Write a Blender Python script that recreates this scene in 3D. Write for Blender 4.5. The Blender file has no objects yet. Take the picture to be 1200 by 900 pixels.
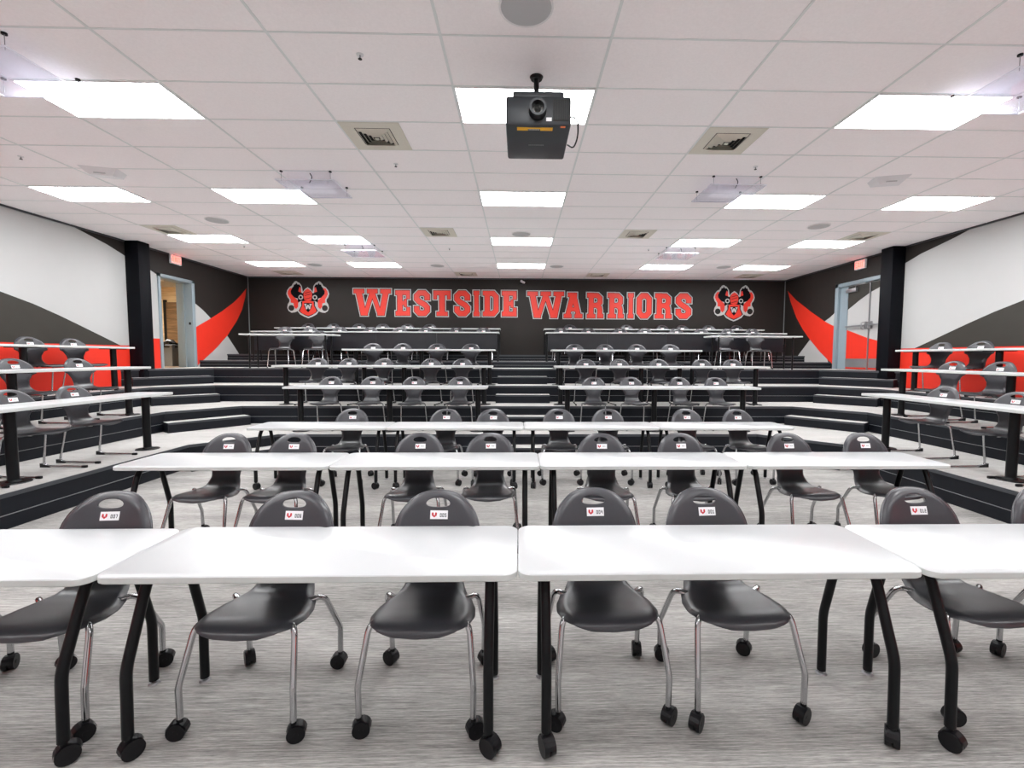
import bpy, bmesh, math, random
from mathutils import Vector, Matrix
random.seed(7)
PI = math.pi
scene = bpy.context.scene
COL = scene.collection
XL, XR, YB, YF, ZC = -7.85, 7.88, 13.5, -3.2, 3.875
GX0, GY0, TX, TY = -0.566, 3.997, 1.219, 0.6096
T1, T2, T3, T4, T4H, T5 = 0.33, 0.655, 0.985, 1.315, 1.475, 1.635

# ------------------------------------------------------------------ materials
def nodes_of(name):
    m = bpy.data.materials.new(name); m.use_nodes = True
    nt = m.node_tree; b = nt.nodes['Principled BSDF']
    return m, nt, b

def mat(name, col, rough=0.5, metal=0.0, noise=0.0, nscale=40.0, bump=0.0, bscale=200.0, spec=0.5, coat=0.0, stretch=(1, 1, 1)):
    m, nt, b = nodes_of(name)
    b.inputs['Base Color'].default_value = (*col, 1)
    b.inputs['Roughness'].default_value = rough
    b.inputs['Metallic'].default_value = metal
    b.inputs['Specular IOR Level'].default_value = spec
    b.inputs['Coat Weight'].default_value = coat; b.inputs['Coat Roughness'].default_value = 0.22
    tc = nt.nodes.new('ShaderNodeTexCoord')
    mp = nt.nodes.new('ShaderNodeMapping'); mp.inputs['Scale'].default_value = stretch
    nt.links.new(tc.outputs['Object'], mp.inputs['Vector'])
    if noise > 0:
        n = nt.nodes.new('ShaderNodeTexNoise'); n.inputs['Scale'].default_value = nscale
        nt.links.new(mp.outputs['Vector'], n.inputs['Vector'])
        mx = nt.nodes.new('ShaderNodeMix'); mx.data_type = 'RGBA'
        mx.inputs[6].default_value = tuple(c * (1 - noise) for c in col) + (1,)
        mx.inputs[7].default_value = tuple(min(1, c * (1 + noise)) for c in col) + (1,)
        nt.links.new(n.outputs['Fac'], mx.inputs[0]); nt.links.new(mx.outputs[2], b.inputs['Base Color'])
    if bump > 0:
        n2 = nt.nodes.new('ShaderNodeTexNoise'); n2.inputs['Scale'].default_value = bscale
        nt.links.new(mp.outputs['Vector'], n2.inputs['Vector'])
        bp = nt.nodes.new('ShaderNodeBump'); bp.inputs['Strength'].default_value = bump; bp.inputs['Distance'].default_value = 0.002
        nt.links.new(n2.outputs['Fac'], bp.inputs['Height']); nt.links.new(bp.outputs['Normal'], b.inputs['Normal'])
    return m

def emit(name, col, s):
    m, nt, b = nodes_of(name)
    b.inputs['Base Color'].default_value = (*col, 1)
    b.inputs['Emission Color'].default_value = (*col, 1)
    b.inputs['Emission Strength'].default_value = s
    return m

def carpet_mat(name, dark, mid, light):
    m, nt, b = nodes_of(name)
    tc = nt.nodes.new('ShaderNodeTexCoord')
    def streak(sx, sy, sc, det):
        mp = nt.nodes.new('ShaderNodeMapping'); mp.inputs['Scale'].default_value = (sx, sy, 1)
        nt.links.new(tc.outputs['Object'], mp.inputs['Vector'])
        n = nt.nodes.new('ShaderNodeTexNoise'); n.inputs['Scale'].default_value = sc; n.inputs['Detail'].default_value = det
        n.inputs['Roughness'].default_value = 0.7
        nt.links.new(mp.outputs['Vector'], n.inputs['Vector']); return n
    a = streak(1.7, 50, 2.6, 6); c = streak(9.0, 150, 2.2, 3); d = streak(0.35, 2.2, 1.3, 2)
    ad = nt.nodes.new('ShaderNodeMath'); ad.operation = 'MULTIPLY_ADD'; ad.inputs[1].default_value = 0.55
    nt.links.new(a.outputs['Fac'], ad.inputs[0])
    m2 = nt.nodes.new('ShaderNodeMath'); m2.operation = 'MULTIPLY'; m2.inputs[1].default_value = 0.30
    nt.links.new(c.outputs['Fac'], m2.inputs[0]); nt.links.new(m2.outputs[0], ad.inputs[2])
    ad2 = nt.nodes.new('ShaderNodeMath'); ad2.operation = 'MULTIPLY_ADD'; ad2.inputs[1].default_value = 0.22
    nt.links.new(d.outputs['Fac'], ad2.inputs[0]); nt.links.new(ad.outputs[0], ad2.inputs[2])
    r = nt.nodes.new('ShaderNodeValToRGB')
    r.color_ramp.elements[0].position = 0.40; r.color_ramp.elements[0].color = (*dark, 1)
    r.color_ramp.elements[1].position = 0.66; r.color_ramp.elements[1].color = (*light, 1)
    e = r.color_ramp.elements.new(0.53); e.color = (*mid, 1)
    nt.links.new(ad2.outputs[0], r.inputs['Fac']); nt.links.new(r.outputs['Color'], b.inputs['Base Color'])
    b.inputs['Roughness'].default_value = 0.95; b.inputs['Specular IOR Level'].default_value = 0.2
    bp = nt.nodes.new('ShaderNodeBump'); bp.inputs['Strength'].default_value = 0.35; bp.inputs['Distance'].default_value = 0.003
    nt.links.new(c.outputs['Fac'], bp.inputs['Height']); nt.links.new(bp.outputs['Normal'], b.inputs['Normal'])
    return m

def acrylic_mat():
    m, nt, b = nodes_of('clear_acrylic')
    nt.nodes.remove(b); out = nt.nodes['Material Output']
    tr = nt.nodes.new('ShaderNodeBsdfTransparent'); tr.inputs['Color'].default_value = (0.95, 0.955, 0.99, 1)
    gl = nt.nodes.new('ShaderNodeBsdfGlossy'); gl.inputs['Roughness'].default_value = 0.04
    df = nt.nodes.new('ShaderNodeBsdfTranslucent'); df.inputs['Color'].default_value = (0.9, 0.9, 0.98, 1)
    df2 = nt.nodes.new('ShaderNodeBsdfDiffuse'); df2.inputs['Color'].default_value = (0.8, 0.8, 0.92, 1)
    lw = nt.nodes.new('ShaderNodeLayerWeight'); lw.inputs['Blend'].default_value = 0.35
    fr = nt.nodes.new('ShaderNodeMath'); fr.operation = 'MULTIPLY'; fr.inputs[1].default_value = 0.16; nt.links.new(lw.outputs['Facing'], fr.inputs[0])
    m0 = nt.nodes.new('ShaderNodeMixShader'); m0.inputs[0].default_value = 0.5
    nt.links.new(df.outputs[0], m0.inputs[1]); nt.links.new(df2.outputs[0], m0.inputs[2])
    m1 = nt.nodes.new('ShaderNodeMixShader'); m1.inputs[0].default_value = 0.16
    nt.links.new(tr.outputs[0], m1.inputs[1]); nt.links.new(m0.outputs[0], m1.inputs[2])
    m2 = nt.nodes.new('ShaderNodeMixShader'); nt.links.new(fr.outputs[0], m2.inputs[0])
    nt.links.new(m1.outputs[0], m2.inputs[1]); nt.links.new(gl.outputs[0], m2.inputs[2])
    nt.links.new(m2.outputs[0], out.inputs['Surface'])
    return m

def wood_mat(name, c1, c2):
    m, nt, b = nodes_of(name)
    tc = nt.nodes.new('ShaderNodeTexCoord'); mp = nt.nodes.new('ShaderNodeMapping'); mp.inputs['Scale'].default_value = (1, 1, 9)
    nt.links.new(tc.outputs['Object'], mp.inputs['Vector'])
    n = nt.nodes.new('ShaderNodeTexNoise'); n.inputs['Scale'].default_value = 2.5; n.inputs['Detail'].default_value = 6
    nt.links.new(mp.outputs['Vector'], n.inputs['Vector'])
    r = nt.nodes.new('ShaderNodeValToRGB'); r.color_ramp.elements[0].position = .35; r.color_ramp.elements[1].position = .65
    r.color_ramp.elements[0].color = (*c1, 1); r.color_ramp.elements[1].color = (*c2, 1)
    nt.links.new(n.outputs['Fac'], r.inputs['Fac']); nt.links.new(r.outputs['Color'], b.inputs['Base Color'])
    b.inputs['Roughness'].default_value = 0.5
    return m

M = {}
M['carpet'] = carpet_mat('streaked_carpet', (0.125, 0.122, 0.120), (0.305, 0.295, 0.283), (0.53, 0.51, 0.487))
M['tiercarpet'] = carpet_mat('lit_tier_carpet', (0.32, 0.313, 0.303), (0.45, 0.44, 0.425), (0.565, 0.552, 0.535))  # floor carpet lightened: its bright look at grazing angles is put into the colour
M['vinyl'] = mat('riser_vinyl', (0.008, 0.0095, 0.0135), 0.4, noise=0.25, nscale=9, bump=0.1, bscale=60, spec=0.22)
M['nosing'] = mat('nosing_rubber', (0.045, 0.05, 0.058), 0.4, noise=0.1)
M['seam'] = mat('seam_strip', (0.22, 0.23, 0.24), 0.4, noise=0.1)
M['paintdark'] = mat('charcoal_paint', (0.024, 0.0205, 0.0185), 0.5, noise=0.06, nscale=6, bump=0.08, bscale=150, spec=0.2)
M['paintswoosh'] = mat('warm_grey_paint', (0.047, 0.044, 0.038), 0.5, spec=0.2, noise=0.06, nscale=5)
M['paintwhite'] = mat('white_paint', (0.50, 0.505, 0.50), 0.5, noise=0.02, nscale=4, bump=0.06, bscale=120)
M['paintred'] = mat('red_paint', (0.80, 0.036, 0.018), 0.42, noise=0.04, nscale=5)
M['column'] = mat('black_column_paint', (0.0022, 0.0027, 0.0048), 0.55, noise=0.2, spec=0.12)
M['ceil'] = mat('ceiling_tile', (0.95, 0.918, 0.918), 0.9, noise=0.05, nscale=60, bump=0.25, bscale=130, spec=0.1)
M['tbar'] = mat('ceiling_grid_metal', (0.74, 0.77, 0.76), 0.45, noise=0.04)
M['light'] = emit('light_diffuser', (0.975, 0.99, 1.0), 9.2)
M['lframe'] = mat('light_frame', (0.8, 0.8, 0.8), 0.4, noise=0.03)
M['beige'] = mat('beige_metal', (0.66, 0.64, 0.55), 0.5, noise=0.05)
M['duct'] = mat('dark_duct', (0.02, 0.02, 0.018), 0.8, noise=0.2)
M['spk'] = mat('speaker_grille', (0.46, 0.47, 0.475), 0.6, noise=0.12, nscale=300)
M['whiteplastic'] = mat('white_plastic', (0.75, 0.75, 0.76), 0.35, noise=0.03)
M['top'] = mat('white_laminate', (0.52, 0.53, 0.54), 0.28, noise=0.012, nscale=3)
M['edge'] = mat('grey_edge_band', (0.60, 0.62, 0.61), 0.45, noise=0.03)
M['black'] = mat('black_powder_coat', (0.0035, 0.004, 0.005), 0.4, noise=0.2, bump=0.1, bscale=300, spec=0.25)
M['blackplas'] = mat('black_plastic', (0.006, 0.006, 0.0075), 0.4, noise=0.2, spec=0.3)
M['shell'] = mat('charcoal_plastic', (0.034, 0.034, 0.041), 0.36, noise=0.10, nscale=120, bump=0.3, bscale=700, coat=0.35)
M['litrim'] = mat('lit_shell_rim', (0.060, 0.060, 0.068), 0.24, noise=0.08, nscale=100, spec=0.7)  # shell colour lightened: ceiling light caught by the rim is put into it
M['chrome'] = mat('chrome_tube', (0.50, 0.505, 0.52), 0.10, metal=1.0, noise=0.05, nscale=8)
M['label'] = mat('sticker_white', (0.82, 0.82, 0.84), 0.4, noise=0.02)
M['labelred'] = mat('sticker_red', (0.55, 0.03, 0.045), 0.5, noise=0.1)
M['labelink'] = mat('sticker_ink', (0.04, 0.04, 0.05), 0.5, noise=0.1)
M['panel'] = mat('modesty_panel_laminate', (0.012, 0.0135, 0.018), 0.3, noise=0.3, nscale=6)
M['proj'] = mat('projector_housing', (0.016, 0.020, 0.025), 0.45, noise=0.1)
M['lens'] = mat('lens_glass', (0.25, 0.25, 0.24), 0.08, metal=0.8, noise=0.2)
M['yellow'] = mat('warning_yellow', (0.85, 0.45, 0.01), 0.5, noise=0.05)
M['orange'] = mat('orange_mark', (0.75, 0.16, 0.03), 0.5, noise=0.05)
M['frameblue'] = mat('blue_grey_door_frame', (0.27, 0.34, 0.38), 0.35, noise=0.04)
M['steel'] = mat('brushed_steel', (0.30, 0.30, 0.31), 0.4, metal=0.5, noise=0.1, stretch=(1, 20, 1))
M['exitred'] = emit('exit_letters', (1.0, 0.07, 0.04), 1.6)
M['exitface'] = emit('exit_face', (1.0, 0.34, 0.30), 0.40)
M['wood'] = wood_mat('corridor_wood', (0.50, 0.36, 0.20), (0.66, 0.50, 0.30))
M['darkwood'] = wood_mat('corridor_door_wood', (0.10, 0.055, 0.02), (0.20, 0.11, 0.05))
M['binplas'] = mat('bin_grey', (0.16, 0.18, 0.20), 0.4, noise=0.1)
M['bag'] = mat('bin_bag', (0.012, 0.012, 0.014), 0.25, bump=1.0, bscale=30)
M['corrlight'] = emit('corridor_light', (1.0, 0.93, 0.82), 60.0)
M['acrylic'] = acrylic_mat()
M['rim'] = mat('acrylic_rim', (0.8, 0.8, 0.86), 0.15, noise=0.02)
M['frontwall'] = mat('front_wall_paint', (0.72, 0.71, 0.70), 0.5, noise=0.03)

# ------------------------------------------------------------------ mesh builder
class MB:
    def __init__(s, *mats):
        s.bm = bmesh.new(); s.mats = list(mats)
    def mi(s, m):
        if m is None: return 0
        if m not in s.mats: s.mats.append(m)
        return s.mats.index(m)
    def _tag(s, faces, m, smooth=False):
        i = s.mi(m)
        for f in faces: f.material_index = i; f.smooth = smooth
    def face(s, pts, m=None):
        f = s.bm.faces.new([s.bm.verts.new(p) for p in pts]); s._tag([f], m); return f
    def box(s, a, b, m=None, mtx=None, bev=0.0):
        x0, y0, z0 = a; x1, y1, z1 = b
        v = [s.bm.verts.new(p) for p in ((x0,y0,z0),(x1,y0,z0),(x1,y1,z0),(x0,y1,z0),(x0,y0,z1),(x1,y0,z1),(x1,y1,z1),(x0,y1,z1))]
        fs = [s.bm.faces.new([v[i] for i in q]) for q in ((0,3,2,1),(4,5,6,7),(0,1,5,4),(1,2,6,5),(2,3,7,6),(3,0,4,7))]
        s._tag(fs, m)
        if bev > 0:
            es = list({e for f in fs for e in f.edges})
            r = bmesh.ops.bevel(s.bm, geom=es, offset=bev, segments=2, affect='EDGES', profile=0.5)
            s._tag(r['faces'], m); v = list({x for f in r['faces'] for x in f.verts} | {x for x in v if x.is_valid})
        if mtx is not None: bmesh.ops.transform(s.bm, matrix=mtx, verts=[x for x in v if x.is_valid])
        return s
    def prism(s, pts, z0, z1, mtop=None, mside=None, mbot=None, cap=True):
        lo = [s.bm.verts.new((x, y, z0)) for x, y in pts]; hi = [s.bm.verts.new((x, y, z1)) for x, y in pts]
        n = len(pts); sd = [s.bm.faces.new((lo[i], lo[(i+1)%n], hi[(i+1)%n], hi[i])) for i in range(n)]
        s._tag(sd, mside)
        if cap:
            s._tag([s.bm.faces.new(hi)], mtop); s._tag([s.bm.faces.new(lo[::-1])], mbot or mside)
        return s
    def tube(s, path, r, m=None, seg=10, closed=False, caps=True):
        path = [Vector(p) for p in path]; n = len(path); rings = []
        rr = r if isinstance(r, (list, tuple)) else [r]*n
        up = None
        for i, p in enumerate(path):
            if closed: t = (path[(i+1)%n]-path[i-1])
            else: t = (path[min(i+1,n-1)]-path[max(i-1,0)])
            t.normalize()
            if up is None:
                up = Vector((0,0,1)) if abs(t.z) < 0.9 else Vector((1,0,0))
                up = (up - t*up.dot(t)).normalized()
            else:
                up = (up - t*up.dot(t)).normalized()
            w = t.cross(up)
            rings.append([s.bm.verts.new(p + rr[i]*(math.cos(a)*up + math.sin(a)*w)) for a in (2*PI*k/seg for k in range(seg))])
        fs = []
        for i in range(n if closed else n-1):
            A, B = rings[i], rings[(i+1)%n]
            for k in range(seg): fs.append(s.bm.faces.new((A[k], B[k], B[(k+1)%seg], A[(k+1)%seg])))
        s._tag(fs, m, True)
        if caps and not closed: s._tag([s.bm.faces.new(rings[0]), s.bm.faces.new(rings[-1][::-1])], m)
        return s
    def cyl(s, c, r, z0, z1, m=None, seg=24, r2=None, axis='Z', mtx=None):
        r2 = r if r2 is None else r2; cx, cy = c
        def P(a, rad, z):
            x, y = cx+rad*math.cos(a), cy+rad*math.sin(a)
            return {'Z': (x, y, z), 'Y': (x, z, y), 'X': (z, x, y)}[axis]
        A = [s.bm.verts.new(P(2*PI*k/seg, r, z0)) for k in range(seg)]; B = [s.bm.verts.new(P(2*PI*k/seg, r2, z1)) for k in range(seg)]
        fs = [s.bm.faces.new((A[k], A[(k+1)%seg], B[(k+1)%seg], B[k])) for k in range(seg)]
        s._tag(fs, m, True); s._tag([s.bm.faces.new(A[::-1]), s.bm.faces.new(B)], m)
        if mtx is not None: bmesh.ops.transform(s.bm, matrix=mtx, verts=A+B)
        return s
    def xf(s, mtx):
        bmesh.ops.transform(s.bm, matrix=mtx, verts=s.bm.verts); return s
    def build(s, name, parent=None, sharp=True, recalc=True, loc=None):
        if recalc: bmesh.ops.recalc_face_normals(s.bm, faces=s.bm.faces)
        me = bpy.data.meshes.new(name); s.bm.to_mesh(me); s.bm.free()
        for k in s.mats: me.materials.append(M[k])
        if sharp: me.set_sharp_from_angle(angle=math.radians(38))
        o = bpy.data.objects.new(name, me); COL.objects.link(o)
        if loc: o.location = loc
        if parent: o.parent = parent
        return o

def tag(o, label, cat, group=None):
    o['label'] = label; o['category'] = cat
    if group: o['group'] = group
    return o
def thing(name, label, cat, loc=(0,0,0), rz=0, group=None):
    o = bpy.data.objects.new(name, None); o.empty_display_size = 0.1; COL.objects.link(o)
    o.location = loc; o.rotation_euler = (0, 0, rz)
    return tag(o, label, cat, group)
def struct(o): o['kind'] = 'structure'; return o
def copy_tree(root, loc, rz, label, group=None):
    def cp(o, par):
        c = o.copy(); COL.objects.link(c); c.parent = par
        for ch in o.children: cp(ch, c)
        return c
    r = cp(root, None); r.location = loc; r.rotation_euler = (0, 0, rz); r['label'] = label
    if group: r['group'] = group
    return r

def smooth_path(pts, n=6, rad=0.05):
    """round the corners of a polyline"""
    pts = [Vector(p) for p in pts]; out = [pts[0]]
    for i in range(1, len(pts)-1):
        a, b, c = pts[i-1], pts[i], pts[i+1]
        r1 = min(rad, (a-b).length*0.45); r2 = min(rad, (c-b).length*0.45)
        p = b+(a-b).normalized()*r1; q = b+(c-b).normalized()*r2
        for k in range(n+1):
            t = k/n; out.append((1-t)**2*p + 2*t*(1-t)*b + t*t*q)
    out.append(pts[-1]); return out

# ------------------------------------------------------------------ room shell
b = MB('carpet'); b.box((XL-0.2, YF-0.1, -0.1), (XR+0.2, YB+0.1, 0.0), 'carpet'); struct(b.build('floor'))
b = MB('ceil'); b.box((XL-0.2, YF-0.1, ZC), (XR+0.2, YB+0.1, ZC+0.1), 'ceil'); struct(b.build('ceiling'))
# ceiling grid bars
b = MB('tbar')
i = -6
for i in range(-6, 8):
    x = GX0+i*TX
    if XL < x < XR: b.box((x-0.010, YF, ZC-0.005), (x+0.010, YB, ZC), 'tbar')
for j in range(-12, 16):
    y = GY0+j*TY
    if YF < y < YB: b.box((XL, y-0.0075, ZC-0.004), (XR, y+0.0075, ZC), 'tbar')
struct(b.build('trim_1'))
# wall angle mouldings
b = MB('nosing')
b.box((XL, YF, ZC-0.03), (XL+0.02, YB, ZC)); b.box((XR-0.02, YF, ZC-0.03), (XR, YB, ZC)); b.box((XL, YB-0.02, ZC-0.03), (XR, YB, ZC))
struct(b.build('trim_2'))

# back wall, with corner beads
b = MB('paintdark'); b.box((XL-0.2, YB, 0), (XR+0.2, YB+0.15, ZC), 'paintdark'); struct(b.build('wall_back'))
b = MB('seam'); b.box((XL, YB-0.018, T5), (XL+0.018, YB, ZC-0.03)); b.box((XR-0.018, YB-0.018, T5), (XR, YB, ZC-0.03)); struct(b.build('trim_3'))
b = MB('frontwall'); b.box((XL-0.2, YF-0.15, 0), (XR+0.2, YF, ZC), 'frontwall'); struct(b.build('wall_front'))

def side_wall(name, X, sgn, opening, murals):
    """wall at X facing -sgn; opening=(y0,y1,z0,z1); murals=[(mat,[(y,z)..])]"""
    b = MB('paintdark')
    t = 0.35*sgn; y0, y1, z0, z1 = opening
    def bx(a, c, d, e):
        b.box((min(X, X+t), a, d), (max(X, X+t), c, e), 'paintdark')
    bx(YF-0.1, y0, 0, ZC); bx(y1, YB+0.1, 0, ZC); bx(y0, y1, 0, z0); bx(y0, y1, z1, ZC)
    for k, (m, pts) in enumerate(murals):
        off = 0.0015*(1+k*0.7)
        pts = [(X-sgn*off, y, z) for y, z in pts]
        f = b.face(pts, m)
        f.normal_update()
        if f.normal.x*sgn > 0: f.normal_flip()
    o = b.build(name, sharp=False, recalc=False); return struct(o)

low_dark = [(-3.2, 4.3), (0.0, 3.80), (4, 3.28), (6.0, 2.86), (7.13, 2.555), (7.6, 2.42), (8.01, 2.27), (8.33, 2.14), (8.74, 1.97), (9.17, 1.79)]
ld = [(-3.2, 3.86), (-0.5, 3.80)] + low_dark[2:]
white_main = ld + [(9.38, 1.79), (9.38, 3.57), (8.99, 3.70), (8.56, 3.80), (8.25, ZC-0.001), (-3.2, ZC-0.001)]
ldr = [(-3.2, 3.82), (-0.5, 3.74), (2.0, 3.50), (4.0, 3.22), (5.6, 2.88), (6.4, 2.68), (7.02, 2.505), (7.47, 2.36), (7.86, 2.215), (8.44, 1.985), (8.94, 1.79)]
red_main = [(-3.2, 0.0), (9.38, 0.0), (9.38, 1.79), (-3.2, 1.79)]
dark_main = [(-3.2, 1.79), (9.17, 1.79)] + ld[::-1][1:]
red_swoosh = [(11.26, 2.27), (11.54, 2.40), (11.84, 2.54), (12.3, 2.77), (12.79, 3.05), (13.12, 3.28), (13.40, 3.52), (13.34, 3.27), (13.17, 2.90), (12.91, 2.56), (12.47, 2.13), (12.01, 1.79), (11.57, 1.52), (11.26, 1.34)]
side_wall('wall_left', XL, -1, (10.22, 11.18, T4, 3.32), [
    ('paintwhite', white_main), ('paintred', red_main), ('paintswoosh', dark_main),
    ('paintwhite', [(9.66, 1.96), (10.22, 1.96), (10.22, 3.32), (9.66, 3.52)]), ('paintred', [(9.66, 0.5), (10.22, 0.5), (10.22, 1.96), (9.66, 1.96)]),
    ('paintwhite', [(11.2, 2.2), (11.9, 2.45), (11.84, 2.54), (11.56, 2.72), (11.2, 2.90)]),
    ('paintwhite', [(11.2, 1.2), (13.2, 1.2), (13.06, 1.52), (12.94, 1.66), (12.47, 2.13), (11.57, 1.7)]),
    ('paintred', red_swoosh)])
rswoosh = [(13.36, 3.55), (12.93, 3.23), (12.24, 2.83), (11.67, 2.53), (11.26, 2.36), (11.26, 1.40), (11.43, 1.50), (11.8, 1.74), (12.24, 2.08), (12.56, 2.36), (12.89, 2.73), (13.2, 3.22)]
side_wall('wall_right', XR, 1, (9.5, 11.2, T4, 3.33), [
    ('paintwhite', [(y, z) for y, z in ldr + [(9.3, 1.79), (9.3, 3.52), (8.91, 3.64), (8.55, 3.71), (8.21, 3.78), (7.85, ZC-0.001), (-3.2, ZC-0.001)]]),
    ('paintred', red_main), ('paintswoosh', [(-3.2, 1.79), (8.94, 1.79)] + ldr[::-1][1:]),
    ('paintwhite', [(11.2, 2.30), (11.26, 2.74), (11.48, 2.61), (11.67, 2.53)]),
    ('paintwhite', [(11.3, 1.2), (13.0, 1.2), (12.87, 1.50), (12.74, 1.65), (12.24, 2.08), (11.6, 1.7)]),
    ('paintred', rswoosh)])
# pilasters
for nm, x0, x1, y0, y1 in (('pillar', XL, XL+0.27, 9.37, 9.66), ('pillar', XR-0.27, XR, 9.27, 9.58)):
    b = MB('column'); b.box((x0, y0, 0), (x1, y1, ZC-0.001), 'column', bev=0.012); struct(b.build(nm))

# ------------------------------------------------------------------ tiers
def tier(z0, z1, path, yfront):
    """path: inner edge from left front to right front"""
    pts = [(XL, yfront), (XL, YB), (XR, YB), (XR, yfront)] if path is None else None
    b = MB('tiercarpet', 'vinyl', 'nosing', 'seam')
    full = path + ([(XR, path[-1][1])] if path[-1][0] < XR-0.01 else []) + [(XR, YB), (XL, YB)] + ([(XL, path[0][1])] if path[0][0] > XL+0.01 else [])
    b.prism(full, z0, z1, 'tiercarpet', 'vinyl', 'vinyl')
    # nosing and seam following the riser
    run = path[:]
    if path[0][0] > XL+0.01: run = [(XL, path[0][1])] + run
    if path[-1][0] < XR-0.01: run = run + [(XR, path[-1][1])]
    def strip(off, za, zb, m):
        P = [Vector((x, y)) for x, y in run]; n = len(P); out = []
        for i in range(n):
            d1 = (P[i]-P[i-1]).normalized() if i > 0 else None; d2 = (P[i+1]-P[i]).normalized() if i < n-1 else None
            n1 = Vector((d1.y, -d1.x)) if d1 else None; n2 = Vector((d2.y, -d2.x)) if d2 else None
            if n1 is None: nn = n2
            elif n2 is None: nn = n1
            else: nn = (n1+n2)/max(0.3, (1+n1.dot(n2)))
            out.append(P[i]+nn*off)
        ring = [(p.x, p.y) for p in P] + [(p.x, p.y) for p in out[::-1]]
        b.prism(ring, za, zb, m, m, m)
    strip(0.018, z1-0.035, z1+0.004, 'nosing')
    zm = z0+(z1-z0)*0.40
    strip(0.004, zm-0.003, zm+0.003, 'seam')
    strip(0.006, z0, zm-0.006, 'vinyl')
    return struct(b.build('floor_tier'))
P1 = [(-4.70, 2.3), (-4.70, 6.5), (-3.88, 7.38), (3.92, 7.38), (4.74, 6.5), (4.74, 2.3)]
P2 = [(-5.92, 2.6), (-5.92, 7.68), (-5.18, 8.60), (5.24, 8.60), (6.00, 7.68), (6.00, 2.6)]
P3 = [(-7.0, 2.9), (-7.0, 8.78), (-6.26, 9.5), (6.34, 9.5), (7.04, 8.74), (7.04, 2.9)]
P4 = [(XL, 9.15), (-6.88, 10.42), (6.95, 10.42), (XR, 9.15)]
P4H = [(XL, 11.38), (XR, 11.38)]
P5 = [(XL, 12.45), (XR, 12.45)]
tier(0, T1, P1, 2.3); tier(T1, T2, P2, 2.6); tier(T2, T3, P3, 2.9); tier(T3, T4, P4, 9.15); tier(T4, T4H, P4H, 11.4); tier(T4H, T5, P5, 12.4)

def step(center, direction, length, depth, z0, z1):
    b = MB('tiercarpet', 'vinyl', 'nosing')
    L = length/2
    b.prism([(-L, -depth), (L, -depth), (L, 0), (-L, 0)], z0, z1, 'tiercarpet', 'vinyl', 'vinyl')
    b.box((-L, -depth-0.012, z1-0.03), (L, -depth, z1+0.003), 'nosing')
    o = b.build('step'); o.location = (center[0], center[1], 0); o.rotation_euler = (0, 0, direction)
    return struct(o)
for z0, y in ((0, 7.38), (T1, 8.60), (T2, 9.5), (T3, 10.42)):
    step((0.07, y-0.01), 0, 1.10, 0.30, z0, z0+(T1)*0.5)
for z0, P in ((0, P1), (T1, P2), (T2, P3), (T3, P4)):
    if len(P) == 6: pairs = ((P[1], P[2]), (P[3], P[4]))
    else: pairs = ((P[0], P[1]), (P[2], P[3]))
    for a, c in pairs:
        mx, my = (a[0]+c[0])/2, (a[1]+c[1])/2
        ang = math.atan2(c[1]-a[1], c[0]-a[0]); L = math.hypot(c[0]-a[0], c[1]-a[1])
        step((mx+0.01*math.sin(ang), my-0.01*math.cos(ang)), ang, L*(1.04 if len(P) == 6 else 0.86), 0.28, z0, z0+T1*0.5)

# ------------------------------------------------------------------ doors
b = MB('frameblue')
for a, c in (((XL-0.35, 10.16, T4), (XL+0.03, 10.23, 3.38)), ((XL-0.35, 11.17, T4), (XL+0.03, 11.27, 3.38)), ((XL-0.35, 10.16, 3.31), (XL+0.03, 11.27, 3.38))):
    b.box(a, c, 'frameblue', bev=0.006)
b.box((XL-0.2, 11.14, T4), (XL-0.15, 11.17, 3.31), 'frameblue'); b.box((XL-0.02, 11.155, 2.33), (XL-0.06, 11.172, 2.39), 'black')
struct(b.build('door_1'))
# right double door
d2 = MB('frameblue')
for a, c in (((XR-0.03, 11.18, T4), (XR+0.2, 11.29, 3.40)), ((XR-0.03, 9.42, T4), (XR+0.2, 9.52, 3.40)), ((XR-0.03, 9.42, 3.31), (XR+0.2, 11.29, 3.40))):
    d2.box(a, c, 'frameblue', bev=0.006)
d2.box((XR+0.03, 10.93, T4), (XR+0.10, 11.18, 3.31), 'frameblue'); d2.box((XR+0.02, 10.90, T4), (XR+0.045, 10.96, 3.31), 'frameblue')
door2 = struct(d2.build('door_2'))
def leaf(y0, y1, parts):
    b = MB('paintwhite', 'paintswoosh', 'paintred'); xf = XR+0.03
    b.box((xf, y0+0.004, T4+0.01), (xf+0.045, y1-0.004, 3.30), 'paintwhite')
    for k, (m, pts) in enumerate(parts):
        f = b.face([(xf-0.0015-0.001*k, y, z) for y, z in pts], m); f.normal_update()
        if f.normal.x > 0: f.normal_flip()
    o = b.build('door_leaf', door2, sharp=False, recalc=False)
    return o
darkp = [(10.93, 2.73), (10.51, 2.94), (10.21, 3.07), (9.94, 3.15), (9.5, 3.28)]
redp = [(10.93, 2.27), (10.61, 2.17), (10.25, 2.05), (9.96, 1.98), (9.5, 1.88)]
def clipy(poly, ya, yb):
    def at(y):
        for (y1, z1), (y2, z2) in zip(poly, poly[1:]):
            if y2 <= y <= y1: return z2+(z1-z2)*(y-y2)/(y1-y2)
    return [(yb, at(yb))]+[p for p in poly if ya < p[0] < yb]+[(ya, at(ya))]
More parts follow.
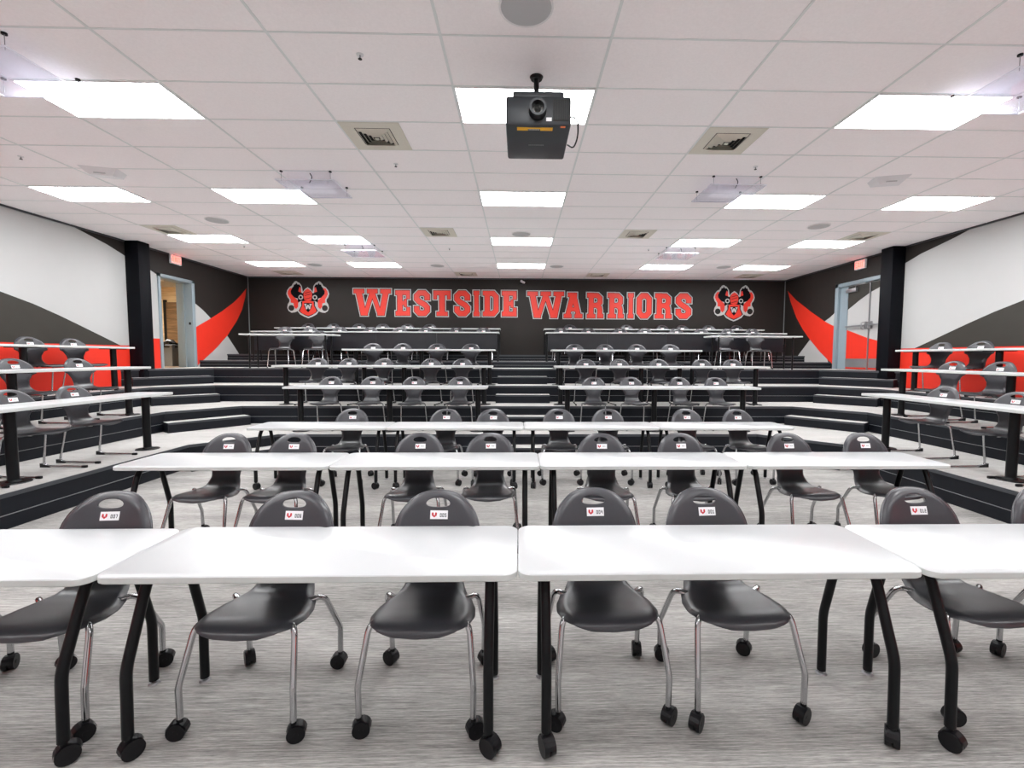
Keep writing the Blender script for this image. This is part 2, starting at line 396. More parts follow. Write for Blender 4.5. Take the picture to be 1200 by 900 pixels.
for ya, yb in ((10.2, 10.925), (9.505, 10.2)):
    dk = clipy(darkp, ya, yb); rd = clipy(redp, ya, yb)
    lf = leaf(ya, yb, [('paintswoosh', dk+[(ya, 3.29), (yb, 3.29)]), ('paintred', rd+[(ya, T4+0.015), (yb, T4+0.015)])])
    b = MB('steel'); b.box((XR+0.018, ya+0.03, 1.37), (XR+0.027, yb-0.03, 1.575), 'steel'); b.build('kick_plate', lf)
    b = MB('steel', 'black'); s = 1 if ya > 10 else -1; yc = 10.2
    b.box((XR-0.05, yc+s*0.05 if s > 0 else ya+0.05, 2.315), (XR-0.02, yb-0.05 if s > 0 else yc-0.05, 2.355), 'steel', bev=0.006)
    b.box((XR-0.03, yc+s*0.05-(0 if s > 0 else 0.05), 2.25), (XR+0.028, yc+s*0.05+(0.05 if s > 0 else 0), 2.42), 'steel', bev=0.008)
    b.tube([(XR-0.05, yc+s*0.08, 2.40), (XR-0.10, yc+s*0.08, 2.38), (XR-0.10, yc+s*0.08, 2.26), (XR-0.05, yc+s*0.08, 2.24)], 0.009, 'steel')
    b.build('panic_bar', lf)
    if s > 0:
        b = MB('steel'); b.box((XR-0.04, 10.58, 3.14), (XR+0.03, 10.90, 3.23), 'steel', bev=0.008); b.tube([(XR-0.02, 10.62, 3.24), (XR-0.12, 10.45, 3.27), (XR-0.02, 10.3, 3.30)], 0.009, 'steel')
        b.build('door_closer', lf)
b = MB('steel'); b.box((XR+0.005, 10.19, T4), (XR+0.03, 10.21, 3.30), 'steel'); b.build('astragal', door2)
# dark void behind the doors
b = MB('column'); b.box((XR+0.36, 9.3, T4-0.1), (XR+0.40, 11.4, 3.6), 'column'); struct(b.build('wall_behind_door'))

# corridor beyond the left doorway
cx0, cx1, cy0, cy1 = -12.6, XL-0.35, 9.2, 14.6
b = MB('wood'); b.box((cx0, cy1, T4), (cx1+0.1, cy1+0.1, 3.9), 'wood'); b.box((cx0-0.1, cy0, T4), (cx0, cy1, 3.9), 'wood'); b.box((cx0, cy0-0.1, T4), (cx1, cy0, 3.9), 'wood')
struct(b.build('wall_corridor'))
b = MB('wood'); b.box((cx0, cy0, T4-0.1), (cx1+0.36, cy1, T4), 'darkwood'); struct(b.build('floor_corridor'))
b = MB('paintwhite'); b.box((cx0, cy0, 3.72), (cx1, cy1, 3.8), 'paintwhite'); struct(b.build('ceiling_corridor'))
b = MB('darkwood', 'steel'); b.box((-11.0, cy1-0.05, T4), (-10.35, cy1, 3.25), 'darkwood'); b.box((-11.08, cy1-0.06, T4), (-11.0, cy1, 3.32), 'black'); b.box((-10.35, cy1-0.06, T4), (-10.27, cy1, 3.32), 'black')
struct(b.build('door_3'))
t = thing('ceiling_light', 'small warm ceiling light in the corridor beyond the open left doorway', 'ceiling light', (-10.2, 11.6, 3.70))
b = MB('corrlight'); b.box((-0.6, -0.3, -0.01), (0.6, 0.3, 0.0), 'corrlight'); b.build('diffuser', t)
b = MB('lframe'); b.box((-0.64, -0.34, -0.006), (0.64, 0.34, 0.019), 'lframe'); b.build('frame', t)
t = thing('trash_can', 'grey trash can with black liner bag in the corridor beyond the left doorway', 'trash can', (-9.12, 12.15, T4), 0.1)
b = MB('binplas'); b.prism([(-0.17, -0.22), (0.17, -0.22), (0.17, 0.22), (-0.17, 0.22)], 0, 0.55, 'binplas', 'binplas'); b.box((-0.19, -0.24, 0.52), (0.19, 0.24, 0.56), 'binplas', bev=0.01); b.build('bin_body', t)
b = MB('bag')
ring = [(0.2*math.cos(a)*(1+0.08*math.sin(5*a)), 0.25*math.sin(a)*(1+0.08*math.cos(7*a))) for a in (2*PI*k/24 for k in range(24))]
b.prism(ring, 0.48, 0.60, 'bag', 'bag'); b.tube([(-0.12, 0, 0.58), (-0.05, 0, 0.66), (0.05, 0.02, 0.63), (0.12, 0, 0.58)], [0.06, 0.05, 0.06, 0.04], 'bag'); b.build('liner_bag', t)
def exit_sign(loc, rz, label, parent_mat='whiteplastic', ceiling=False):
    t = thing('exit_sign', label, 'exit sign', loc, rz, 'exit signs')
    b = MB('whiteplastic'); b.box((-0.17, -0.045, -0.105), (0.17, 0, 0.105), 'whiteplastic', bev=0.012); b.build('housing', t)
    b = MB('exitface', 'exitred'); b.box((-0.145, -0.049, -0.085), (0.145, -0.044, 0.085), 'exitface')
    y = -0.052
    def r(x0, z0, x1, z1): b.box((x0, y, z0), (x1, -0.048, z1), 'exitred')
    w = 0.014; h = 0.055
    x = -0.125  # E
    r(x, -h, x+w, h); r(x, h-w, x+0.05, h); r(x, -w/2, x+0.045, w/2); r(x, -h, x+0.05, -h+w)
    x = -0.055  # X
    for s in (1, -1):
        b.face([(x, y, -s*h), (x+0.018, y, -s*h), (x+0.055, y, s*h), (x+0.037, y, s*h)], 'exitred')
    x = 0.018; r(x, -h, x+w, h)
    x = 0.05; r(x, h-w, x+0.06, h); r(x+0.023, -h, x+0.037, h)
    b.build('face', t, recalc=False)
    return t
exit_sign((XL+0.001, 10.69, 3.765), PI/2, 'red and white exit sign on the left wall above the open doorway')
exit_sign((XR-0.001, 10.48, 3.735), -PI/2, 'red and white exit sign on the right wall above the double door')
exit_sign((-9.3, 12.0, 3.6), 0.4, 'small red exit sign glimpsed through the open left doorway')

# ------------------------------------------------------------------ wall lettering
def offset_poly(pts, d):
    n = len(pts); A = sum(pts[i][0]*pts[(i+1)%n][1]-pts[(i+1)%n][0]*pts[i][1] for i in range(n))
    P = [Vector(p) for p in (pts if A > 0 else pts[::-1])]; out = []
    for i in range(n):
        d1 = (P[i]-P[i-1]).normalized(); d2 = (P[(i+1)%n]-P[i]).normalized()
        n1 = Vector((d1.y, -d1.x)); n2 = Vector((d2.y, -d2.x))
        out.append(P[i]+(n1+n2)*(d/max(0.45, 1+n1.dot(n2))))
    return [(p.x, p.y) for p in out]
def R(x0, y0, x1, y1): return [(x0, y0), (x1, y0), (x1, y1), (x0, y1)]
def stroke(path, t, closed=False):
    return [('s', path, t, closed)]
def stroke_quads(path, t, closed=False):
    P = [Vector(p) for p in path]; n = len(P); Lf, Rt = [], []
    for i in range(n):
        d1 = (P[i]-P[i-1]).normalized() if (closed or i > 0) else None
        d2 = (P[(i+1)%n]-P[i]).normalized() if (closed or i < n-1) else None
        if d1 is None: d1 = d2
        if d2 is None: d2 = d1
        n1 = Vector((-d1.y, d1.x)); n2 = Vector((-d2.y, d2.x)); nn = (n1+n2)/max(0.5, 1+n1.dot(n2))
        Lf.append(P[i]+nn*t/2); Rt.append(P[i]-nn*t/2)
    out = []
    for i in range(n if closed else n-1):
        j = (i+1) % n
        out.append([tuple(Rt[i]), tuple(Rt[j]), tuple(Lf[j]), tuple(Lf[i])])
    return out
GL = {
 'W': (1.42, [R(0,.84,.40,1), R(.51,.84,.91,1), R(1.02,.84,1.42,1), [(.26,0),(.48,0),(.30,.9),(.08,.9)], [(.34,0),(.50,0),(.79,.9),(.62,.9)], [(.92,0),(1.08,0),(.80,.9),(.63,.9)], [(.94,0),(1.16,0),(1.34,.9),(1.12,.9)], R(.26,0,.52,.10), R(.90,0,1.16,.10)]),
 'E': (0.60, [R(.07,0,.29,1), R(0,.82,.60,1), R(0,0,.60,.18), R(.45,.66,.60,.9), R(.45,.1,.60,.34), R(.2,.42,.42,.58), R(.36,.34,.47,.66)]),
 'S': (0.64, stroke([(.53,.62),(.53,.79),(.42,.9),(.22,.9),(.11,.79),(.11,.67),(.20,.57),(.44,.43),(.53,.33),(.53,.21),(.42,.10),(.22,.10),(.11,.21),(.11,.38)], .21)),
 'T': (0.68, [R(0,.82,.68,1), R(0,.66,.13,.9), R(.55,.66,.68,.9), R(.23,.05,.45,.95), R(.12,0,.56,.16)]),
 'I': (0.30, [R(.04,0,.26,1), R(0,.84,.30,1), R(0,0,.30,.16)]),
 'D': (0.64, [R(.07,0,.28,1), R(0,.82,.2,1), R(0,0,.2,.18)] + stroke([(.1,.9),(.42,.9),(.54,.77),(.54,.23),(.42,.10),(.1,.10)], .20)),
 'O': (0.64, stroke([(.11,.23),(.11,.77),(.23,.9),(.41,.9),(.53,.77),(.53,.23),(.41,.1),(.23,.1)], .21, True)),
 'R': (0.70, [R(.07,0,.28,1), R(0,.82,.2,1), R(0,0,.36,.16), R(.44,0,.70,.16)] + stroke([(.1,.9),(.44,.9),(.55,.8),(.55,.62),(.46,.52),(.2,.5)], .19) + stroke([(.40,.52),(.53,.42),(.55,.30),(.55,.05)], .19)),
 'A': (0.80, [[(.06,.08),(.26,.08),(.50,.95),(.28,.95)], [(.54,.08),(.74,.08),(.52,.95),(.30,.95)], R(.17,.84,.56,1), R(.22,.27,.58,.42), R(0,0,.33,.16), R(.47,0,.80,.16)]),
}
def word(label, letters, zb, zt):
    t = thing('wall_lettering', label, 'wall lettering', (0, YB, 0), 0, 'red lettering on the back wall')
    for ch, px0, px1, extra in letters:
        x0 = -4.85+(px0-413)*0.02499; x1 = -4.85+(px1-413)*0.02499
        w, polys = GL[ch]; d = 0.036
        sx = (x1-x0-2*d)/w; sz = (zt-zb-2*d+extra)
        b = MB('paintwhite', 'column', 'paintred')
        for k, (m, off) in enumerate((('paintwhite', d), ('column', 0.012), ('paintred', 0.0))):
            y = -0.003-0.0025*k
            qs = []
            for pl in polys:
                if pl[0] == 's':
                    pth = [Vector((x0+d+p[0]*sx, zb+d+p[1]*sz)) for p in pl[1]]
                    if not pl[3]:
                        pth[0] = pth[0]+(pth[0]-pth[1]).normalized()*off; pth[-1] = pth[-1]+(pth[-1]-pth[-2]).normalized()*off
                    qs += stroke_quads(pth, pl[2]*(sx+sz)/2+2*off, pl[3])
                else: qs.append(offset_poly([(x0+d+p[0]*sx, zb+d+p[1]*sz) for p in pl], off))
            for pi, q in enumerate(qs):
                yy = y-0.00012*pi
                b.face([(p[0], yy, p[1]) for p in q], m)
        for f in b.bm.faces:
            f.normal_update()
            if f.normal.y > 0: f.normal_flip()
        b.build('letter', t, sharp=False, recalc=False)
    return t
z = lambda v: 400+v/5.4545
z2 = lambda v: 600+v/5.4545
word('red WESTSIDE block letters with white outline on the dark back wall', [('W', z(70), z(320), .03), ('E', z(333), z(440), 0), ('S', z(450), z(567), 0), ('T', z(574), z(698), 0), ('S', z(706), z(822), 0), ('I', z(829), z(881), 0), ('D', z(888), z(1004), 0), ('E', z(1010), z(1119), 0)], 2.74, 3.545)
word('red WARRIORS block letters with white outline on the dark back wall', [('W', z2(82), z2(331), .03), ('A', z2(316), z2(451), 0), ('R', z2(465), z2(586), 0), ('R', z2(599), z2(718), 0), ('I', z2(729), z2(781), 0), ('O', z2(786), z2(898), 0), ('R', z2(905), z2(1029), 0), ('S', z2(1039), z2(1156), 0)], 2.70, 3.505)

def crest(cx, cz, label):
    t = thing('wall_emblem', label, 'emblem', (cx, YB, cz), 0, 'crests on the back wall')
    s = 0.00169
    def poly(b, pts, m, lay, mirror=True):
        for sg in ((1, -1) if mirror else (1,)):
            f = b.face([(sg*x*s, -0.003-0.002*lay, y*s) for x, y in pts], m); f.normal_update()
            if f.normal.y > 0: f.normal_flip()
    def disc(b, x, y, r, m, lay):
        poly(b, [(x+r*math.cos(a), y+r*math.sin(a)) for a in (2*PI*k/20 for k in range(20))], m, lay)
    b = MB('paintwhite')
    poly(b, [(0,215),(45,185),(85,135),(90,180),(100,235),(135,285),(165,300),(190,318),(225,305),(240,280),(255,270),(265,240),(310,215),(350,160),(365,100),(345,40),(318,10),(315,-30),(345,-80),(355,-135),(335,-190),(285,-222),(230,-215),(180,-195),(140,-250),(70,-288),(0,-315)], 'paintwhite', 0)
    b.build('crest_backing', t, sharp=False, recalc=False)
    b = MB('column')  # dark graphic layer of the crest
    poly(b, [(0,190),(60,150),(85,110),(110,120),(115,230),(145,265),(165,255),(190,290),(205,262),(232,258),(240,225),(275,190),(300,120),(240,40),(170,20),(180,-60),(120,-20),(0,-40)], 'column', 1)
    poly(b, [(0,-20),(120,-30),(115,-100),(165,-190),(120,-230),(60,-265),(0,-290)], 'column', 1)
    disc(b, 285, -140, 50, 'paintdark', 1.2)
    b.build('crest_dark_layer', t, sharp=False, recalc=False)
    b = MB('paintred')
    poly(b, [(105,120),(118,200),(140,220),(150,180),(160,140)], 'paintred', 2)
    poly(b, [(262,190),(300,198),(335,150),(342,100),(318,45),(292,5),(292,-50),(245,-60),(238,-120),(205,-160),(170,-120),(165,-40),(180,0),(240,50),(285,100),(290,150)], 'paintred', 2)
    poly(b, [(0,192),(45,165),(72,110),(72,50),(55,-10),(0,-20)], 'paintred', 2)
    poly(b, [(0,-15),(95,-25),(100,-100),(145,-190),(100,-235),(0,-275)], 'paintred', 2)
    b.build('crest_body', t, sharp=False, recalc=False)
    b = MB('column', 'paintwhite')
    for y in (120, 80, 20): poly(b, [(-50,y-14),(50,y+14),(50,y+22),(-50,y-6)], 'column', 3, False)
    poly(b, [(0,-55),(68,-55),(62,-120),(35,-175),(0,-215)], 'column', 3)
    disc(b, 120, 42, 40, 'paintwhite', 3); disc(b, 120, 42, 22, 'column', 3.6)
    poly(b, [(62,-70),(22,-70),(30,-90),(22,-120),(10,-85),(0,-85),(0,-120),(14,-160),(36,-160),(50,-90),(62,-88)], 'paintwhite', 3.6)
    b.build('crest_shield', t, sharp=False, recalc=False)
crest(-6.14, 3.22, 'red and white crest with horned beasts left of the WESTSIDE lettering')
crest(6.36, 3.19, 'red and white crest with horned beasts right of the WARRIORS lettering')
t = thing('security_camera', 'small white camera on dark bracket above the gap between the two words', 'camera', (0.09, YB, 3.76))
b = MB('black'); b.box((-0.10, -0.10, -0.075), (0.11, 0, -0.045), 'black', bev=0.005); b.build('bracket', t)
b = MB('whiteplastic'); b.box((-0.07, -0.12, -0.02), (0.07, 0.02, 0.03), 'whiteplastic', mtx=Matrix.Translation((0, -0.02, 0))@Matrix.Rotation(0.5, 4, 'Y'), bev=0.01); b.build('camera_body', t)

# ------------------------------------------------------------------ ceiling fixtures
def light_panel(i, j, label):
    x0, y0 = GX0+i*TX, GY0+j*TY
    t = thing('ceiling_light', label, 'ceiling light', (x0+TX/2, y0+TY/2, ZC), 0, 'recessed ceiling light panels')
    return t
rows = {-8: 'behind the viewer', -4: 'overhead row in front of the projector', 0: 'first visible row, level with the projector', 4: 'second visible row from the front', 8: 'third visible row from the front', 12: 'rearmost row next to the back wall'}
cols = {-5: 'far left', -3: 'left of centre', 0: 'centre', 3: 'right of centre', 5: 'far right'}
proto = None
for j in (-8, -4, 0, 4, 8, 12):
    for i in (-5, -3, 0, 3, 5):
        loc = (GX0+i*TX+TX/2, GY0+j*TY+TY/2, ZC)
        lab = 'bright recessed ceiling panel, %s column, %s' % (cols[i], rows[j])
        if proto is None:
            t = thing('ceiling_light', lab, 'ceiling light', loc, 0, 'recessed ceiling light panels')
            b = MB('light'); b.box((-TX/2+0.018, -TY/2+0.018, -0.0075), (TX/2-0.018, TY/2-0.018, -0.001), 'light'); b.build('diffuser', t)
            b = MB('lframe'); a, c = TX/2-0.006, TY/2-0.006
            for q in (((-a,-c,-0.011),(a,-c+0.014,0)), ((-a,c-0.014,-0.011),(a,c,0)), ((-a,-c,-0.011),(-a+0.014,c,0)), ((a-0.014,-c,-0.011),(a,c,0))): b.box(*q, 'lframe')
            b.build('frame', t); proto = t
        else: copy_tree(proto, loc, 0, lab)

def vent_proto(loc, lab):
    t = thing('ceiling_vent', lab, 'ceiling vent', loc, 0, 'square air diffusers in the ceiling')
    b = MB('beige'); h = 0.295
    def ring(a, za, c, zc, m='beige'):
        A = [(-a,-a,za),(a,-a,za),(a,a,za),(-a,a,za)]; B = [(-c,-c,zc),(c,-c,zc),(c,c,zc),(-c,c,zc)]
        for k in range(4): b.face([A[k], A[(k+1)%4], B[(k+1)%4], B[k]], m)
    ring(h, -0.008, 0.19, -0.008); ring(h, -0.008, h, 0.0); ring(0.19, -0.008, 0.17, -0.001)
    b.build('frame', t, sharp=False, recalc=False)
    b = MB('beige')
    for k in range(4):
        a = 0.169-0.038*k; ring(a, -0.004, a-0.020, -0.026); ring(a-0.0025, -0.002, a-0.022, -0.024)
    b.box((-0.02, -0.02, -0.03), (0.02, 0.02, -0.026), 'beige')
    b.build('louvre', t, sharp=False, recalc=False)
    b = MB('duct'); b.box((-0.185, -0.185, -0.0035), (0.185, 0.185, -0.0015), 'duct'); b.build('duct_opening', t)
    return t
vp = None
vents = [(-1, 1, 'beige square air diffuser ahead of the projector, left side'), (2, 1, 'beige square air diffuser ahead of the projector, right side'),
         (-1, 7, 'smaller looking beige diffuser left of the third centre light'), (2, 7, 'smaller looking beige diffuser right of the third centre light'),
         (-5, 7, 'beige ceiling diffuser near the left wall before the pillar'), (5.5, 7, 'beige ceiling diffuser near the right wall before the pillar'),
         (-1, 14, 'distant diffuser at the back wall above the WESTSIDE lettering'), (2, 14, 'distant diffuser at the back wall above the WARRIORS lettering'),
         (-5, 14, 'distant diffuser at the back wall above the left crest'), (5.5, 14, 'distant diffuser at the back wall above the right crest')]
for i, j, lab in vents:
    loc = (GX0+i*TX+0.305, GY0+j*TY+0.305, ZC)
    if vp is None: vp = vent_proto(loc, lab)
    else: copy_tree(vp, loc, 0, lab)
sp = None
for x, y, lab in ((0.04, 3.11, 'round grey ceiling speaker nearest the viewer, cut by the frame top'), (-5.10, 7.95, 'round ceiling speaker near the left pillar'), (0.03, 8.63, 'round ceiling speaker on the centre line before the third light'),
                  (5.19, 7.95, 'round ceiling speaker near the right pillar'), (-2.06, 11.66, 'far ceiling speaker above the WESTSIDE letters'), (0.94, 11.65, 'far ceiling speaker just right of the rearmost centre light'),
                  (-5.12, 11.67, 'far ceiling speaker beside the rearmost left lights'), (5.17, 11.59, 'far ceiling speaker beside the rearmost right lights')):
    if sp is None:
        sp = thing('ceiling_speaker', lab, 'speaker', (x, y, ZC), 0, 'round ceiling speakers')
        b = MB('spk'); b.cyl((0, 0), 0.165, -0.010, -0.001, 'spk', 40, r2=0.165); b.build('grille', sp)
        b = MB('lframe'); pts = [(0.172*math.cos(a), 0.172*math.sin(a), -0.007) for a in (2*PI*k/40 for k in range(40))]; b.tube(pts, 0.008, 'lframe', 6, True); b.build('trim_ring', sp)
    else: copy_tree(sp, (x, y, ZC), 0, lab)
sk = None
for x, y, lab in ((-1.21, 3.62, 'sprinkler head left of the projector, nearest the viewer'), (-1.47, 5.59, 'sprinkler head behind the near left diffuser'), (2.82, 5.54, 'sprinkler head behind the near right diffuser'),
                  (-1.48, 9.82, 'distant sprinkler head left of the centre lights'), (2.73, 9.75, 'distant sprinkler head right of the centre lights'), (-5.72, 9.75, 'distant sprinkler head near the left wall lights'), (-5.73, 5.51, 'sprinkler head at the far left of the frame near the wall')):
    if sk is None:
        sk = thing('sprinkler', lab, 'sprinkler', (x, y, ZC), 0, 'ceiling sprinklers')
        b = MB('lframe', 'black'); b.cyl((0, 0), 0.026, -0.006, 0, 'whiteplastic', 20, r2=0.028); b.build('escutcheon', sk)
        b = MB('steel'); b.cyl((0, 0), 0.006, -0.03, -0.006, 'steel', 8); b.cyl((0, 0), 0.015, -0.034, -0.031, 'black', 12); b.build('deflector', sk)
    else: copy_tree(sk, (x, y, ZC), 0, lab)
for x, y, rz, lab in ((-5.14, 5.87, 0.25, 'white wedge-shaped ceiling sensor on the left side'), (4.70, 5.84, -0.25, 'white wedge-shaped ceiling sensor on the right side')):
    t = thing('ceiling_sensor', lab, 'sensor', (x, y, ZC), rz, 'wedge ceiling sensors')
    b = MB('whiteplastic'); v = [(-0.2,-0.1,0),(0.2,-0.1,0),(0.2,0.12,0),(-0.2,0.12,0),(-0.12,-0.03,-0.075),(0.12,-0.03,-0.075),(0.16,0.12,-0.06),(-0.16,0.12,-0.06)]
    for q in ((0,1,5,4),(1,2,6,5),(2,3,7,6),(3,0,4,7),(4,5,6,7)): b.face([v[k] for k in q], 'whiteplastic')
    bmesh.ops.remove_doubles(b.bm, verts=b.bm.verts, dist=1e-5); b.build('sensor_body', t)
    b = MB('spk'); b.box((-0.06, -0.055, -0.062), (0.06, -0.048, -0.040), 'spk', mtx=None); b.build('lens_window', t)
# hanging acrylic panels
hp = None
for x, y, rz, lab in ((-2.64, 6.1, 0, 'clear hanging panel in front of the second left light'), (2.74, 6.1, 0, 'clear hanging panel in front of the second right light'),
                      (-3.95, 3.72, 0, 'large near hanging panel at the upper left corner of the view'), (4.05, 3.75, 0, 'large near hanging panel at the upper right corner of the view'),
                      (-3.28, 9.85, 0, 'small looking distant hanging panel behind the third left light'), (3.36, 9.85, 0, 'small looking distant hanging panel behind the third right light')):
    if hp is None:
        hp = thing('hanging_panel', lab, 'hanging panel', (x, y, ZC), rz, 'hanging clear ceiling panels')
        b = MB('acrylic'); b.box((-0.35, -0.32, -0.125), (0.35, 0.32, -0.119), 'acrylic'); b.build('sheet', hp)
        b = MB('rim'); 
        for q in (((-0.355,-0.326,-0.127),(0.355,-0.320,-0.117)), ((-0.355,0.320,-0.127),(0.355,0.326,-0.117)), ((-0.356,-0.32,-0.127),(-0.350,0.32,-0.117)), ((0.350,-0.32,-0.127),(0.356,0.32,-0.117))): b.box(*q, 'rim')
        b.build('rim', hp)
        for sx in (-1, 1):
            for sy in (-1, 1):
                b = MB('black'); b.cyl((sx*0.3, sy*0.27), 0.018, -0.014, -0.001, 'black', 10); b.tube([(sx*0.3, sy*0.27, -0.012), (sx*0.3, sy*0.27, -0.12)], 0.0025, 'steel', 6); b.build('hanger_wire', hp)
        b = MB('black'); b.tube(smooth_path([(0.02, -0.2, -0.002), (0.05, -0.2, -0.05), (0.01, -0.2, -0.12)], 5, 0.04), 0.006, 'black', 6); b.build('cable', hp)
    else: copy_tree(hp, (x, y, ZC), rz, lab)

# projector
t = thing('projector', 'large dark projector with yellow warning strip hanging from the ceiling', 'projector', (0.135, 3.70, ZC))
W2_, D0, D1, zb, zt = 0.236, -0.31, 0.27, -0.612, -0.405
b = MB('proj')
b.box((-W2_, D0, zb), (W2_, D1, zt), 'proj', bev=0.018)
b.box((-0.185, D0+0.03, zt-0.005), (0.185, D1-0.05, zt+0.05), 'proj', bev=0.012)
b.build('housing', t)
b = MB('blackplas', 'lens')
def ringY(r0, r1, ya, yb, m):
    n = 32
    for k in range(n):
        a, c = 2*PI*k/n, 2*PI*(k+1)/n
        b.face([(r0*math.cos(a), ya, r0*math.sin(a)), (r0*math.cos(c), ya, r0*math.sin(c)), (r1*math.cos(c), yb, r1*math.sin(c)), (r1*math.cos(a), yb, r1*math.sin(a))], m)
ringY(0.064, 0.060, 0, -0.07, 'blackplas'); ringY(0.060, 0.044, -0.07, -0.07, 'proj'); ringY(0.044, 0.036, -0.07, -0.03, 'blackplas'); ringY(0.036, 0.022, -0.03, -0.034, 'lens'); ringY(0.022, 0.0005, -0.034, -0.020, 'duct')
bmesh.ops.remove_doubles(b.bm, verts=b.bm.verts, dist=1e-6)
o = b.build('lens_barrel', t); o.location = (-0.008, D0, -0.515)
b = MB('blackplas')
for kx in range(7):
    b.box((0.11+kx*0.0155, D0-0.004, -0.575), (0.11+kx*0.0155+0.009, D0+0.002, -0.435), 'blackplas')
b.box((0.105, D0-0.002, -0.58), (0.220, D0+0.001, -0.43), 'duct'); b.build('air_grille', t)
b = MB('yellow', 'whiteplastic', 'orange')
for x0, x1 in ((-0.155, -0.075), (0.015, 0.105)): b.box((x0, D0+0.03, zb-0.002), (x1, D0+0.075, zb+0.001), 'yellow')
b.box((-0.075, D0+0.032, zb-0.002), (0.015, D0+0.05, zb+0.001), 'yellow')
for k in range(9): b.box((-0.07+k*0.009, D0+0.06, zb-0.0015), (-0.064+k*0.009, D0+0.067, zb+0.001), 'whiteplastic')
b.box((0.16, D0+0.012, zb-0.002), (0.195, D0+0.03, zb+0.001), 'orange'); b.box((0.055, D0-0.002, zb+0.03), (0.095, D0+0.001, zb+0.055), 'whiteplastic')
for k in range(11): b.box((-0.065+k*0.011, D0+0.30, zb-0.0015), (-0.058+k*0.011, D0+0.312, zb+0.001), 'seam')
b.build('warning_labels', t)
b = MB('black'); b.cyl((0, 0.16), 0.021, zt+0.04, -0.002, 'black', 20); b.cyl((0, 0.16), 0.045, -0.022, -0.002, 'black', 24, r2=0.055); b.cyl((0, 0.16), 0.05, zt+0.04, zt+0.06, 'black', 24); b.build('ceiling_pole', t)
b = MB('black'); b.tube(smooth_path([(0.25, -0.15, -0.47), (0.31, -0.10, -0.46), (0.325, 0.0, -0.54), (0.30, 0.08, -0.60), (0.25, 0.1, -0.56)], 6, 0.06), 0.006, 'blackplas', 8)
b.tube(smooth_path([(0.26, -0.1, -0.45), (0.33, -0.1, -0.43), (0.34, 0.0, -0.45), (0.27, 0.02, -0.44)], 6, 0.04), 0.004, 'whiteplastic', 8); b.build('cable', t)

# ------------------------------------------------------------------ chairs
def prof(t):
    """centreline of the shell: t in [0,1] -> (y,z,halfwidth,s) """
    pts = [(-0.222, 0.424), (-0.233, 0.434), (-0.226, 0.450), (-0.195, 0.463), (-0.14, 0.465), (-0.06, 0.457), (0.02, 0.453), (0.085, 0.458), (0.13, 0.474), (0.163, 0.505), (0.183, 0.55), (0.200, 0.61), (0.218, 0.68), (0.238, 0.76), (0.262, 0.84), (0.288, 0.90)]
    L = [0]
    for a, c in zip(pts, pts[1:]): L.append(L[-1]+math.hypot(c[0]-a[0], c[1]-a[1]))
    s = t*L[-1]
    for i in range(len(pts)-1):
        if s <= L[i+1]+1e-9:
            u = (s-L[i])/(L[i+1]-L[i]); a, c = pts[i], pts[i+1]
            p0 = pts[max(0, i-1)]; p3 = pts[min(len(pts)-1, i+2)]
            def cr(k): return 0.5*((2*a[k])+(-p0[k]+c[k])*u+(2*p0[k]-5*a[k]+4*c[k]-p3[k])*u*u+(-p0[k]+3*a[k]-3*c[k]+p3[k])*u**3)
            return cr(0), cr(1), s, L[-1]
def halfw(s, L):
    # knots: distance along shell -> half width
    front = 0.16
    kn = [(0.0, 0.040), (0.008, 0.085), (0.020, 0.122), (0.045, 0.163), (0.08, 0.196), (0.125, 0.218), (0.18, 0.229), (0.25, 0.222), (0.32, 0.198), (0.37, 0.162), (0.42, 0.138), (0.48, 0.118), (0.54, 0.124), (0.60, 0.156), (0.65, 0.192), (0.70, 0.212), (0.80, 0.216)]
    top0 = L-0.225
    if s > top0:
        r = L-top0; q = min(1, (s-top0)/r); return max(0.012, 0.216*math.sqrt(max(0, 1-q**2.05)))
    for (a, wa), (c, wc) in zip(kn, kn[1:]):
        if s <= c:
            u = (s-a)/(c-a); u = u*u*(3-2*u)*0.5+u*0.5; return wa+(wc-wa)*u
    return 0.222
def shell_point(t, u):
    y, z, s, L = prof(t); e = 0.004
    y2, z2 = prof(min(1, t+e))[:2]; y1, z1 = prof(max(0, t-e))[:2]
    ty, tz = y2-y1, z2-z1; l = math.hypot(ty, tz); ty /= l; tz /= l
    ny, nz = -tz, ty          # normal towards the sitter: seat up, back forward
    w = halfw(s, L)
    back = max(0, min(1, (s-0.40)/0.2))
    d = -0.004*u*u*(1-back) + 0.030*(w/0.22)**2*u*u*back
    # rolled rim
    top0 = L-0.225
    if s > top0: dist = (1-math.sqrt(min(1, (w*u/0.216)**2+((s-top0)/0.225)**2)))*0.2
    else: dist = w-abs(w*u)
    rw = 0.024 if back > 0.5 else 0.034
    rim = max(0, 1-dist/rw)
    if s > 0.10: d -= (0.022*back + 0.020*(1-back))*rim**1.6
    else: d -= 0.020*(s/0.10)*rim**1.8
    return Vector((w*u, y+ny*d, z+nz*d)), Vector((0, ny, nz))
